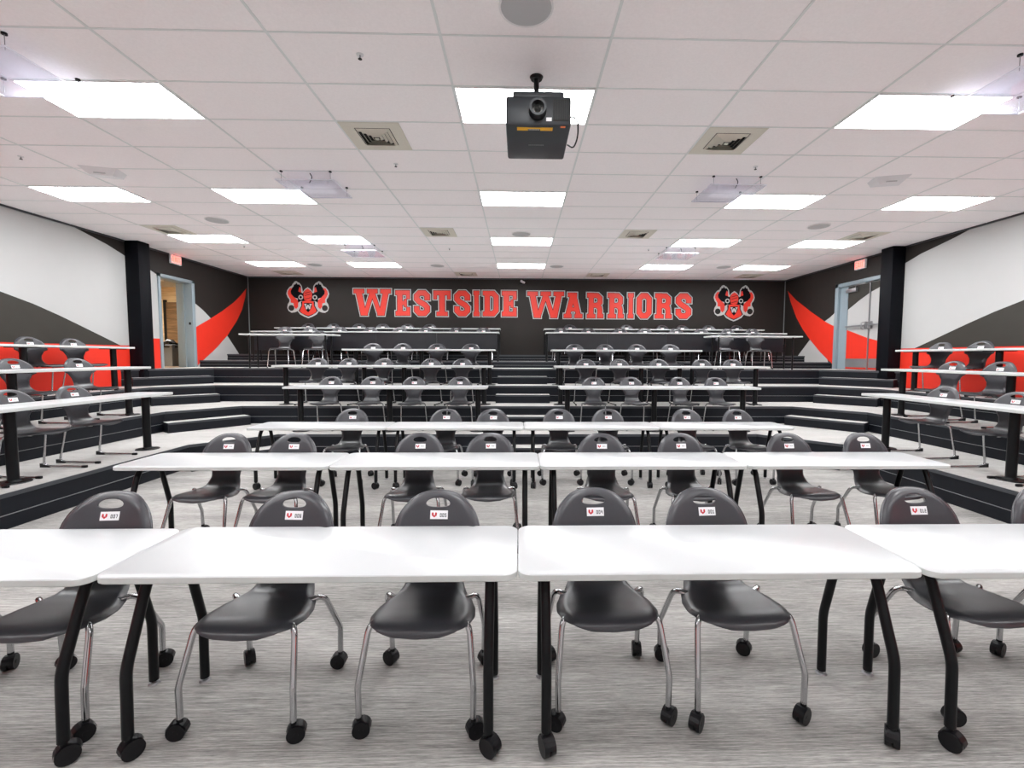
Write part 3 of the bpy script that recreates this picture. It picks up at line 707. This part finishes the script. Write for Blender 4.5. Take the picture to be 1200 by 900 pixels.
def make_shell():
    me = bpy.data.meshes.new('seat_shell'); bm = bmesh.new(); NT, NU = 60, 26
    ts = []
    for i in range(NT+1):
        q = i/NT; ts.append(q if q < 0.8 else 0.8+0.2*math.sin((q-0.8)/0.2*PI/2)**0.9)
    G = []
    for t in ts:
        G.append([bm.verts.new(shell_point(t, math.sin((-1+2*k/NU)*PI/2)*0.7+(-1+2*k/NU)*0.3)[0]) for k in range(NU+1)])
    for i in range(NT):
        for k in range(NU): bm.faces.new((G[i][k], G[i][k+1], G[i+1][k+1], G[i+1][k]))
    bmesh.ops.recalc_face_normals(bm, faces=bm.faces); bm.to_mesh(me); bm.free()
    o = bpy.data.objects.new('tmp_shell', me); COL.objects.link(o)
    m = o.modifiers.new('s', 'SOLIDIFY'); m.thickness = 0.009; m.offset = 0
    # hand hole cutter
    cb = bmesh.new(); zc, yc = 0.845, 0.262
    ring = []
    for side in (-0.08, 0.08):
        ring.append([cb.verts.new((0.062*math.copysign(abs(math.cos(a))**0.85, math.cos(a)), yc+side, zc+0.0225*math.sin(a)-0.004*math.cos(a)**2-side*0.05)) for a in (2*PI*k/32 for k in range(32))])
    for k in range(32): cb.faces.new((ring[0][k], ring[0][(k+1)%32], ring[1][(k+1)%32], ring[1][k]))
    cb.faces.new(ring[0][::-1]); cb.faces.new(ring[1]); bmesh.ops.recalc_face_normals(cb, faces=cb.faces)
    cm = bpy.data.meshes.new('c'); cb.to_mesh(cm); cb.free(); co = bpy.data.objects.new('c', cm); COL.objects.link(co)
    bo = o.modifiers.new('b', 'BOOLEAN'); bo.operation = 'DIFFERENCE'; bo.object = co; bo.solver = 'EXACT'
    bv = o.modifiers.new('v', 'BEVEL'); bv.width = 0.003; bv.segments = 2; bv.limit_method = 'ANGLE'; bv.angle_limit = math.radians(50)
    dg = bpy.context.evaluated_depsgraph_get(); dg.update()
    nm = bpy.data.meshes.new_from_object(o.evaluated_get(dg)); nm.name = 'seat_shell'
    bpy.data.objects.remove(o); bpy.data.objects.remove(co)
    nm.materials.clear(); nm.materials.append(M['shell']); nm.materials.append(M['litrim'])
    for p in nm.polygons: p.use_smooth = True; p.material_index = 0
    # rounded bead along the edge of the backrest
    bb = MB('shell', 'litrim'); bb.bm.from_mesh(nm)
    L = prof(1)[3]; path = []
    for k in range(29):
        path.append(shell_point((0.46*L+(L-0.46*L)*math.sin(k/28*PI/2))/L, 1)[0])
    path = path + [Vector((-q.x, q.y, q.z)) for q in path[::-1]]
    bb.tube(path, [0.0035+0.0035*min(1, i/10, (len(path)-1-i)/10) for i in range(len(path))], 'litrim', 8)
    bb.bm.to_mesh(nm); bb.bm.free()
    nm.set_sharp_from_angle(angle=math.radians(45))
    return nm
SHELL = make_shell()
DIG = {'0': '111101101101111', '1': '010110010010111', '2': '111001111100111', '4': '101101111001001', '5': '111100111001111', '6': '111100111101111', '7': '111001001010010', '8': '111101111101111', '9': '111101111001111', '3': '111001111001111'}
def make_label_mesh(num):
    b = MB('label', 'labelred', 'labelink')
    # local plane: x right, y up (as seen by the viewer), facing +z
    b.box((-0.045, -0.0215, -0.0008), (0.045, 0.0215, 0.0008), 'label')
    def q(x0, y0, x1, y1, m): b.face([(x0, y0, 0.0012), (x1, y0, 0.0012), (x1, y1, 0.0012), (x0, y1, 0.0012)], m)
    def pl(pts, m): b.face([(x, y, 0.0012) for x, y in pts], m)
    cx = -0.024
    for s in (-1, 1):
        pl([(cx+s*0.003, 0.004), (cx+s*0.006, 0.012), (cx+s*0.013, 0.010), (cx+s*0.013, -0.002), (cx+s*0.009, -0.008), (cx+s*0.004, -0.004)], 'labelred')
    pl([(cx-0.006, -0.002), (cx+0.006, -0.002), (cx+0.007, -0.008), (cx, -0.014), (cx-0.007, -0.008)], 'labelred')
    px = 0.0030; x = 0.005
    if num:
        for ch in num:
            for r in range(5):
                for c in range(3):
                    if DIG[ch][r*3+c] == '1': q(x+c*px, 0.0075-(r+1)*px*1.25, x+(c+1)*px, 0.0075-r*px*1.25, 'labelink')
            x += px*4.1
    else:
        for k in range(3): q(x+0.001, -0.005, x+0.0055, 0.005, 'seam'); x += 0.0092
    for f in b.bm.faces:
        f.normal_update()
    me = bpy.data.meshes.new('number_sticker'); b.bm.to_mesh(me); b.bm.free()
    for k in b.mats: me.materials.append(M[k])
    return me
LAB0 = make_label_mesh(None)
def t_for_z(zv):
    a, c = 0.5, 1.0
    for _ in range(40):
        m = (a+c)/2
        if prof(m)[1] < zv: a = m
        else: c = m
    return a
_t = t_for_z(0.786); _p, _n = shell_point(_t, 0.04)
def label_matrix():
    n = _n.normalized(); x = Vector((1, 0, 0)); y = n.cross(x)
    if y.z < 0: y = -y
    x = y.cross(n)
    m = Matrix((x, y, n)).transposed().to_4x4(); m.translation = _p+n*0.0072
    return m
LM = label_matrix()
def add_sticker(root, num=None, me=None):
    o = bpy.data.objects.new('number_sticker', me or (make_label_mesh(num) if num else LAB0)); COL.objects.link(o)
    o.parent = root; o.matrix_local = LM
    return o
def caster_mesh(b, r=0.036, w=0.020, hood=True):
    """twin wheel caster, origin at floor under stem"""
    for s in (-1, 1):
        b.cyl((0.010, r), r, s*0.003 if s > 0 else -0.003-w, s*0.003+w if s > 0 else -0.003, 'blackplas', 20, axis='Y')
    b.cyl((0.010, r), 0.010, -0.024, 0.024, 'blackplas', 12, axis='Y')
    pts = []
    # hood
    n = 8
    for k in range(n):
        a0, a1 = PI*(0.05+0.95*k/n), PI*(0.05+0.95*(k+1)/n)
        R2 = r+0.004
        v = [(0.010+R2*math.cos(a0), -0.019, r+R2*math.sin(a0)), (0.010+R2*math.cos(a1), -0.019, r+R2*math.sin(a1)), (0.010+R2*math.cos(a1), 0.019, r+R2*math.sin(a1)), (0.010+R2*math.cos(a0), 0.019, r+R2*math.sin(a0))]
        b.face(v, 'blackplas')
    b.cyl((0, 0), 0.013, r+0.02, 2*r+0.022, 'blackplas', 12)
def shoulder(path):
    a = smooth_path(path[:4], 7, 0.055)
    return a[:-1] + smooth_path([a[-2], path[3], path[4]], 3, 0.014)[1:]
def chair(kind, label, group):
    t = thing({'caster': 'rolling_chair', 'sled': 'sled_chair', 'four': 'four_leg_chair'}[kind], label, 'chair', (0, 0, 0), 0, group)
    o = bpy.data.objects.new('seat_shell', SHELL); COL.objects.link(o); o.parent = t
    if kind == 'caster':
        for sx in (-1, 1):
            for sy in (-1, 1):
                if sy < 0:
                    path = [(sx*0.05, -0.10, 0.436), (sx*0.150, -0.115, 0.440), (sx*0.216, -0.150, 0.450), (sx*0.243, -0.226, 0.215), (sx*0.241, -0.226, 0.085)]
                else:
                    path = [(sx*0.05, 0.03, 0.436), (sx*0.16, 0.05, 0.442), (sx*0.222, 0.10, 0.448), (sx*0.241, 0.224, 0.215), (sx*0.238, 0.226, 0.085)]
                b = MB('chrome'); b.tube(shoulder(path), 0.0132, 'chrome', 12); lg = b.build('leg', t)
                b = MB('blackplas'); caster_mesh(b); c = b.build('caster', lg)
                c.location = (path[-1][0], path[-1][1], 0); c.rotation_euler = (0, 0, random.uniform(0, 2*PI))
        b = MB('chrome'); b.tube([(-0.10, -0.10, 0.437), (0.10, -0.10, 0.437)], 0.011, 'chrome'); b.tube([(-0.10, 0.03, 0.437), (0.10, 0.03, 0.437)], 0.011, 'chrome')
        b.box((-0.07, -0.12, 0.432), (0.07, 0.05, 0.446), 'blackplas'); b.build('under_frame', t)
    elif kind == 'sled':
        for sx in (-1, 1):
            path = [(sx*0.165, -0.15, 0.437), (sx*0.175, 0.06, 0.437), (sx*0.21, 0.13, 0.418), (sx*0.232, 0.20, 0.03), (sx*0.234, 0.12, 0.014), (sx*0.234, -0.27, 0.014)]
            b = MB('chrome'); b.tube(smooth_path(path, 5, 0.04), 0.011, 'chrome', 10); lg = b.build('leg', t)
            b = MB('blackplas')
            v = [(-0.014, 0.13), (0.014, 0.13), (0.014, 0.235), (-0.014, 0.235)]
            A = [(x+sx*0.234, y, 0.0) for x, y in v]; B = [(x+sx*0.234, y, 0.016 if y < 0.2 else 0.045) for x, y in v]
            for q in ([A[3],A[2],A[1],A[0]], B, [A[0],A[1],B[1],B[0]], [A[1],A[2],B[2],B[1]], [A[2],A[3],B[3],B[2]], [A[3],A[0],B[0],B[3]]): b.face(q, 'blackplas')
            bmesh.ops.remove_doubles(b.bm, verts=b.bm.verts, dist=1e-6); b.build('foot_cap', lg)
            b = MB('blackplas'); b.box((sx*0.234-0.014, -0.30, 0), (sx*0.234+0.014, -0.245, 0.028), 'blackplas', bev=0.004); b.build('foot_cap', lg)
        b = MB('blackplas'); b.box((-0.18, -0.11, 0.428), (0.18, -0.08, 0.445), 'blackplas'); b.box((-0.18, 0.0, 0.428), (0.18, 0.03, 0.445), 'blackplas'); b.build('under_frame', t)
    else:
        for sx in (-1, 1):
            for sy in (-1, 1):
                path = [(sx*0.06, sy*0.11-0.01, 0.437), (sx*0.18, sy*0.13-0.01, 0.437), (sx*0.215, sy*0.16-0.01, 0.41), (sx*0.235, sy*0.235, 0.008)]
                b = MB('chrome'); b.tube(smooth_path(path, 5, 0.04), 0.0105, 'chrome', 8); lg = b.build('leg', t)
                b = MB('blackplas'); b.cyl((sx*0.235, sy*0.235), 0.015, 0, 0.03, 'blackplas', 10); b.build('foot_cap', lg)
        b = MB('blackplas'); b.box((-0.08, -0.13, 0.43), (0.08, 0.11, 0.446), 'blackplas'); b.build('under_frame', t)
    return t
protos = {}
ORD = ['first', 'second', 'third', 'fourth', 'fifth', 'sixth', 'seventh', 'eighth', 'ninth', 'tenth', 'eleventh', 'twelfth', 'thirteenth', 'fourteenth', 'fifteenth', 'sixteenth']
def put_chair(kind, x, y, z, rz, label, group, num=None):
    """rz = 0 faces the viewer (-Y)"""
    if kind not in protos:
        t = chair(kind, label, group); protos[kind] = t; t.location = (x, y, z); t.rotation_euler = (0, 0, rz)
        s = add_sticker(t, num)
        if not num: return t
    else:
        t = copy_tree(protos[kind], (x, y, z), rz, label, group)
        for c in t.children:
            if c.name.startswith('number_sticker'): c.data = make_label_mesh(num) if num else LAB0
            if kind == 'caster' and c.name.startswith('leg'):
                for g in c.children: g.rotation_euler = (0, 0, random.uniform(0, 2*PI))
    return t
BK = 0.285   # back top lies this far behind the chair origin
# front row (on casters)
for n, (x, rz, num, lab) in enumerate(((-2.06, 0.06, '007', 'grey rolling chair with sticker 007, leftmost fully visible behind the front tables'), (-1.165, -0.05, '006', 'grey rolling chair with sticker 006 behind the front tables'),
        (-0.425, -0.03, '005', 'grey rolling chair with sticker 005, just left of the centre table joint'), (0.402, 0.04, '004', 'grey rolling chair with sticker 004, just right of the centre table joint'),
        (0.998, 0.06, '001', 'grey rolling chair with sticker 001 behind the front tables'), (2.13, 0.03, '012', 'grey rolling chair with sticker 012, rightmost fully visible behind the front tables'))):
    put_chair('caster', x, 2.065 if x < 0 else 2.10, 0, rz, lab, 'rolling chairs at the front row', num)
put_chair('caster', -2.82, 2.06, 0, 0.05, 'rolling chair mostly cut off by the left frame edge, one caster showing', 'rolling chairs at the front row')
put_chair('caster', 2.82, 2.08, 0, -0.05, 'rolling chair mostly cut off by the right frame edge, one caster showing', 'rolling chairs at the front row')
def spread(kind, xs, y, z, rowname, group, jit=0.05, back=None, rots=None):
    for n, x in enumerate(xs):
        rz = rots[n] if rots else random.uniform(-jit, jit)*1.6
        yy = y+random.uniform(-0.02, 0.02)
        # aim the top of the back at x
        cx = x + math.sin(rz)*BK
        side = 'from the left'
        lab = '%s chair, %s from left %s' % ({'caster': 'rolling', 'sled': 'grey sled-base', 'four': 'grey four-legged'}[kind], ORD[n], rowname)
        put_chair(kind, cx, yy, z, rz, lab, group)
spread('caster', [-2.60, -2.02, -0.90, -0.265, 0.745, 1.47, 2.47, 3.19], 4.11-BK+0.02, 0, 'in the second row of white tables', 'rolling chairs at the second row', rots=[0.0, -0.02, 0.03, 0.02, -0.03, 0.05, 0.04, 0.03])
spread('caster', [-2.21, -0.97, -0.35, 0.53, 1.19, 2.25, 2.93], 6.08-BK, 0, 'in the third row of white tables', 'rolling chairs at the third row', rots=[0.03, -0.05, 0.04, 0.0, -0.05, 0.06, 0.04])
def split_row(kind, xs, y, z, desk, group):
    L = [x for x in xs if x < 0.08]; Rr = [x for x in xs if x >= 0.08]
    spread(kind, L, y, z, 'behind %s left of centre steps' % desk, group, 0.08)
    spread(kind, Rr, y, z, 'behind %s right of centre steps' % desk, group, 0.08)
split_row('sled', [-3.38, -2.65, -1.90, -1.08, 1.36, 2.04, 2.92, 3.59], 8.30-BK, T1, 'lowest-tier long table', 'chairs on the lowest tier')
split_row('sled', [-4.05, -3.43, -2.73, -1.78, -1.15, 1.35, 2.04, 2.85, 3.74, 4.39], 9.32-BK, T2, 'second-tier long table', 'chairs on the second tier')
split_row('sled', [-3.26, -2.59, -1.83, -1.08, 1.24, 1.92, 2.65, 3.41], 10.28-BK, T3, 'third-tier long table', 'chairs on the third tier')
split_row('four', [-6.23, -5.54, -4.77, -3.97, -3.18, -2.5, -1.69, -0.97, 1.11, 1.85, 2.71, 3.38, 4.24, 4.92, 5.65, 6.31], 12.32-BK, T4H, 'tall panelled desk', 'chairs behind the panelled desks')
split_row('four', [-6.07, -5.36, -4.63, -3.95, -3.23, -2.6, 1.47, 3.12, 4.17, 4.77, 5.55, 6.38], 13.36-BK, T5, 'rearmost desk', 'chairs behind the rearmost desks')
for x, lab in ((-5.70, 'outer'), (-4.90, 'inner')): put_chair('four', x, 11.09, T4, 0.1, 'four-legged grey chair under the upper left side table, %s one' % lab, 'chairs at the upper side tables')
for x, lab in ((5.10, 'inner'), (5.87, 'outer')): put_chair('four', x, 11.09, T4, -0.1, 'four-legged grey chair under the upper right side table, %s one' % lab, 'chairs at the upper side tables')
# wings
BW = 0.285
def wing(side, tiername, zt, lst, gname):
    for n, (xb, yb, rz, where) in enumerate(lst):
        a = (PI/2 if side < 0 else -PI/2) + rz
        # back direction (local +Y) in world
        bx, by = -math.sin(a), math.cos(a)
        put_chair('sled', xb-bx*BW, yb-by*BW, zt, a, 'grey chair at %s-wall %s side desk, %s' % ('left' if side < 0 else 'right', tiername, where), 'chairs at the %s side tables' % ('left' if side < 0 else 'right'))
wing(-1, 'lowest', T1, [(-5.47, 5.66, -0.08, 'farther from the viewer'), (-5.47, 4.98, -0.05, 'nearer to the viewer'), (-5.45, 4.15, 0, 'beyond the frame edge')], '')
wing(1, 'lowest', T1, [(5.55, 5.79, 0.08, 'farther from the viewer'), (5.52, 4.90, 0.05, 'nearer to the viewer'), (5.5, 4.1, 0, 'beyond the frame edge')], '')
wing(-1, 'middle', T2, [(-6.66, 7.00, -0.10, 'farther from the viewer'), (-6.66, 6.13, -0.12, 'nearer to the viewer')], '')
wing(1, 'middle', T2, [(6.74, 6.92, 0.10, 'farther from the viewer'), (6.74, 6.22, 0.12, 'nearer to the viewer')], '')
wing(-1, 'top', T3, [(-7.60, 7.92, -0.15, 'farther from the viewer'), (-7.60, 7.23, -0.12, 'nearer to the viewer')], '')
wing(1, 'top', T3, [(7.62, 8.07, 0.15, 'farther from the viewer'), (7.62, 7.36, 0.12, 'nearer to the viewer')], '')

# ------------------------------------------------------------------ tables
def rounded_rect(x0, y0, x1, y1, r, n=6):
    pts = []
    for cx, cy, a0 in ((x1-r, y1-r, 0), (x0+r, y1-r, PI/2), (x0+r, y0+r, PI), (x1-r, y0+r, 3*PI/2)):
        for k in range(n+1):
            a = a0+PI/2*k/n; pts.append((cx+r*math.cos(a), cy+r*math.sin(a)))
    return pts
def tabletop(b, x0, y0, x1, y1, z1, th, r):
    pts = rounded_rect(x0, y0, x1, y1, r)
    n = len(pts); cx, cy = (x0+x1)/2, (y0+y1)/2
    def ins(d, z): 
        return [b.bm.verts.new((min(max(x, x0+0), x1) + (cx-x)/abs(cx-x+1e-9)*d*min(1, abs(cx-x)/0.02), y + (cy-y)/abs(cy-y+1e-9)*d*min(1, abs(cy-y)/0.02), z)) for x, y in pts]
    L = [ins(0.004, z1-th), ins(0, z1-th+0.004), ins(0, z1-0.004), ins(0.004, z1)]
    for k, mm in ((0, 'edge'), (1, 'edge'), (2, 'top')):
        fs = [b.bm.faces.new((L[k][i], L[k][(i+1)%n], L[k+1][(i+1)%n], L[k+1][i])) for i in range(n)]; b._tag(fs, mm, True)
    b._tag([b.bm.faces.new(L[3])], 'top'); b._tag([b.bm.faces.new(L[0][::-1])], 'edge')
TW, TD, TH = 1.655, 0.525, 0.74
def mobile_table(label, group):
    t = thing('rolling_table', label, 'table', (0, 0, 0), 0, group)
    b = MB('top', 'edge'); tabletop(b, -TW/2, -TD/2, TW/2, TD/2, TH, 0.030, 0.055); b.build('tabletop', t)
    for sx in (-1, 1):
        x = sx*(TW/2-0.115)
        for sy in (-1, 1):
            if sy < 0: path = [(x, -0.085, TH-0.032), (x, -0.135, 0.66), (x, -0.255, 0.36), (x, -0.262, 0.09)]
            else: path = [(x, 0.03, TH-0.032), (x, 0.09, 0.66), (x, 0.182, 0.31), (x, 0.178, 0.018)]
            b = MB('black'); b.tube(smooth_path(path, 4, 0.04), 0.0205, 'black', 12); lg = b.build('leg', t)
            if sy < 0:
                b = MB('blackplas'); caster_mesh(b, 0.039, 0.022); c = b.build('caster', lg); c.location = (x, path[-1][1], 0); c.rotation_euler = (0, 0, random.uniform(0, 2*PI))
            else:
                b = MB('steel'); b.cyl((x, path[-1][1]), 0.026, 0, 0.008, 'steel', 16, r2=0.020); b.cyl((x, path[-1][1]), 0.008, 0.006, 0.022, 'steel', 8); b.build('glide', lg)
    b = MB('black'); b.box((-TW/2+0.13, -0.05, TH-0.062), (TW/2-0.13, 0.0, TH-0.031), 'black')
    for sx in (-1, 1): b.box((sx*(TW/2-0.115)-0.03, -0.17, TH-0.045), (sx*(TW/2-0.115)+0.03, 0.13, TH-0.0305), 'black')
    b.build('under_rail', t)
    return t
mt = None
for yfr, xo, nm, jit in ((1.745, -0.005, 'front', 0), (3.525, 0.165, 'second', 0), (5.44, 0.055, 'third', 0)):
    for k, pos in enumerate(('leftmost', 'centre-left', 'centre-right', 'rightmost')):
        x = xo+(k-1.5)*(TW+0.004); y = yfr+TD/2+{0: -0.010, 3: 0.0}.get(k, 0.006)*(1 if nm == 'front' else 0)
        lab = 'white-topped rolling table, %s of the four in the %s row' % (pos, nm)
        if mt is None: mt = mobile_table(lab, 'white rolling tables on the open floor'); mt.location = (x, y, 0)
        else: 
            c = copy_tree(mt, (x, y, 0), 0, lab)
            for l in c.children:
                for g in l.children:
                    if g.name.startswith('caster'): g.rotation_euler = (0, 0, random.uniform(0, 2*PI))

def post_table(name, label, x0, x1, y0, y1, z0, h, posts, axis='X', group='fixed white desks on black posts'):
    """long fixed desk on round posts. Built in world coordinates around its base point"""
    ox, oy = (x0+x1)/2, (y0+y1)/2
    t = thing(name, label, 'desk', (ox, oy, z0), 0, group)
    b = MB('top', 'edge'); tabletop(b, x0-ox, y0-oy, x1-ox, y1-oy, h, 0.034, 0.012); b.build('tabletop', t)
    for px, py in posts:
        b = MB('black'); b.cyl((px-ox, py-oy), 0.045, 0.02, h-0.045, 'black', 24)
        o = b.build('post', t)
        b = MB('black'); b.cyl((px-ox, py-oy), 0.135, 0.0, 0.012, 'black', 32, r2=0.125); b.cyl((px-ox, py-oy), 0.06, 0.012, 0.03, 'black', 24, r2=0.048); b.build('base_plate', o)
        b = MB('black')
        if axis == 'X': b.box((px-ox-0.16, py-oy-0.10, h-0.046), (px-ox+0.16, py-oy+0.10, h-0.035), 'black')
        else: b.box((px-ox-0.10, py-oy-0.16, h-0.046), (px-ox+0.10, py-oy+0.16, h-0.035), 'black')
        b.build('mounting_plate', o)
    return t
H = 0.762
for nm, z0, yf, Lx, Rx, Lp, Rp in (('lowest-tier', T1, 7.48, (-3.86, -0.54), (0.68, 4.03), (-3.68, -2.19, -0.70), (0.82, 2.31, 3.84)),
                           ('second-tier', T2, 8.68, (-4.67, -0.52), (0.69, 4.84), (-4.52, -3.01, -2.24, -0.69), (0.81, 2.40, 3.16, 4.68)),
                           ('third-tier', T3, 9.62, (-3.71, -0.52), (0.69, 3.89), (-3.50, -2.10, -0.64), (0.84, 2.33, 3.77))):
    for sd, (x0, x1), pp in (('left', Lx, Lp), ('right', Rx, Rp)):
        post_table('long_desk', 'long white desk on black posts, %s, %s of the centre steps' % (nm, sd), x0, x1, yf, yf+0.50, z0, H, [(p, yf+0.24) for p in pp])
for sd, s in (('left', -1), ('right', 1)):
    cx = 0.05
    def X(v): return cx+s*v
    for nm, z0, xi, ye, posts in (('lowest', T1, 4.84, 6.40, (6.22, 4.58, 2.95)), ('middle', T2, 5.97, 7.47, (7.30, 5.66, 4.05)), ('top', T3, 7.06, 8.50, (8.27, 6.80, 5.33))):
        a, c = sorted((X(xi), X(xi+0.48)))
        pc = X(xi+0.24)
        if nm == 'top': a, c = sorted((X(xi), X(xi+0.42))); pc = X(xi+0.2)
        post_table('side_desk', 'white desk on black posts along the %s wall, %s tier' % (sd, nm), a, c, posts[-1]-0.2, ye, z0, H, [(pc, p) for p in posts], 'Y')
def panel_desk(label, x0, x1, y0, z0, h, panel=True):
    ox = (x0+x1)/2; t = thing('panelled_desk', label, 'desk', (ox, y0+0.24, z0), 0, 'desks with dark modesty panels'); hw = (x1-x0)/2
    b = MB('top', 'edge'); tabletop(b, -hw, -0.24, hw, 0.24, h, 0.030, 0.010); b.build('tabletop', t)
    b = MB('panel')
    n = 4; w = (2*hw-0.10)/n
    for k in range(n): b.box((-hw+0.05+k*w, -0.17, 0.26), (-hw+0.05+(k+1)*w-0.003, -0.155, h-0.03), 'panel')
    b.build('modesty_panel', t)
    for x in (-hw+0.03, -hw/2, 0, hw/2, hw-0.03):
        b = MB('black'); b.tube([(x, -0.19, 0.012), (x, -0.06, h-0.05)], 0.016, 'black', 8); b.tube([(x, 0.19, 0.012), (x, 0.06, h-0.05)], 0.016, 'black', 8); b.box((x-0.02, -0.12, h-0.05), (x+0.02, 0.12, h-0.031), 'black')
        for y in (-0.19, 0.19): b.cyl((x, y), 0.022, 0, 0.014, 'black', 10)
        b.build('leg_frame', t)
for nm, x0, x1, y0, z0, h in (('panelled white desk in front, left of the centre steps', -6.74, -0.52, 11.62, T4H, 0.742), ('panelled white desk in front, right of the centre steps', 0.68, 6.88, 11.62, T4H, 0.742),
                         ('rearmost white desk under the WESTSIDE lettering', -6.73, -0.53, 12.72, T5, 0.74), ('rearmost white desk under the WARRIORS lettering', 0.69, 6.89, 12.72, T5, 0.74)):
    panel_desk(nm, x0, x1, y0, z0, h)
for sd, x0, x1 in (('left', -6.42, -4.28), ('right', 4.49, 6.66)):
    ox = (x0+x1)/2; hw = (x1-x0)/2; h = 0.785
    t = thing('side_table', 'narrow white table on thin dark legs at the upper %s, ahead of the panelled desk' % sd, 'table', (ox, 10.84, T4), 0, 'upper side tables')
    b = MB('top', 'edge'); tabletop(b, -hw, -0.24, hw, 0.24, h, 0.032, 0.02); b.build('tabletop', t)
    for x in (-hw+0.2, hw-0.2):
        for y in (-0.17, 0.17):
            b = MB('black'); b.tube([(x, y, 0.0), (x, y, h-0.033)], 0.019, 'black', 10); b.build('leg', t)
        
# ------------------------------------------------------------------ camera
yaw, pitch, roll = 0.0218, -0.0604, 0.0034
F = Vector((math.sin(yaw)*math.cos(pitch), math.cos(yaw)*math.cos(pitch), math.sin(pitch)))
Rv = Vector((math.cos(yaw), -math.sin(yaw), 0)); U = Rv.cross(F)
R2 = Rv*math.cos(roll)+U*math.sin(roll); U2 = -Rv*math.sin(roll)+U*math.cos(roll)
cam = bpy.data.cameras.new('camera'); co = bpy.data.objects.new('camera', cam); COL.objects.link(co)
m = Matrix((R2, U2, -F)).transposed().to_4x4(); m.translation = (0, 0, 1.6); co.matrix_world = m
cam.sensor_width = 36; cam.sensor_fit = 'HORIZONTAL'; cam.lens = 534.2/1200*36; cam.shift_x = -20.15/1200; cam.clip_start = 0.05; cam.clip_end = 100
scene.camera = co

# ------------------------------------------------------------------ world, view
w = bpy.data.worlds.new('world'); scene.world = w; w.use_nodes = True
w.node_tree.nodes['Background'].inputs[0].default_value = (0.05, 0.05, 0.05, 1)
scene.view_settings.view_transform = 'Standard'; scene.view_settings.look = 'None'
scene.view_settings.gamma = 1.0; scene.view_settings.exposure = 1.35; scene.view_settings.use_curve_mapping = False
scene.cycles.max_bounces = 10; scene.cycles.diffuse_bounces = 6; scene.cycles.use_denoising = True
scene.cycles.sample_clamp_indirect = 10
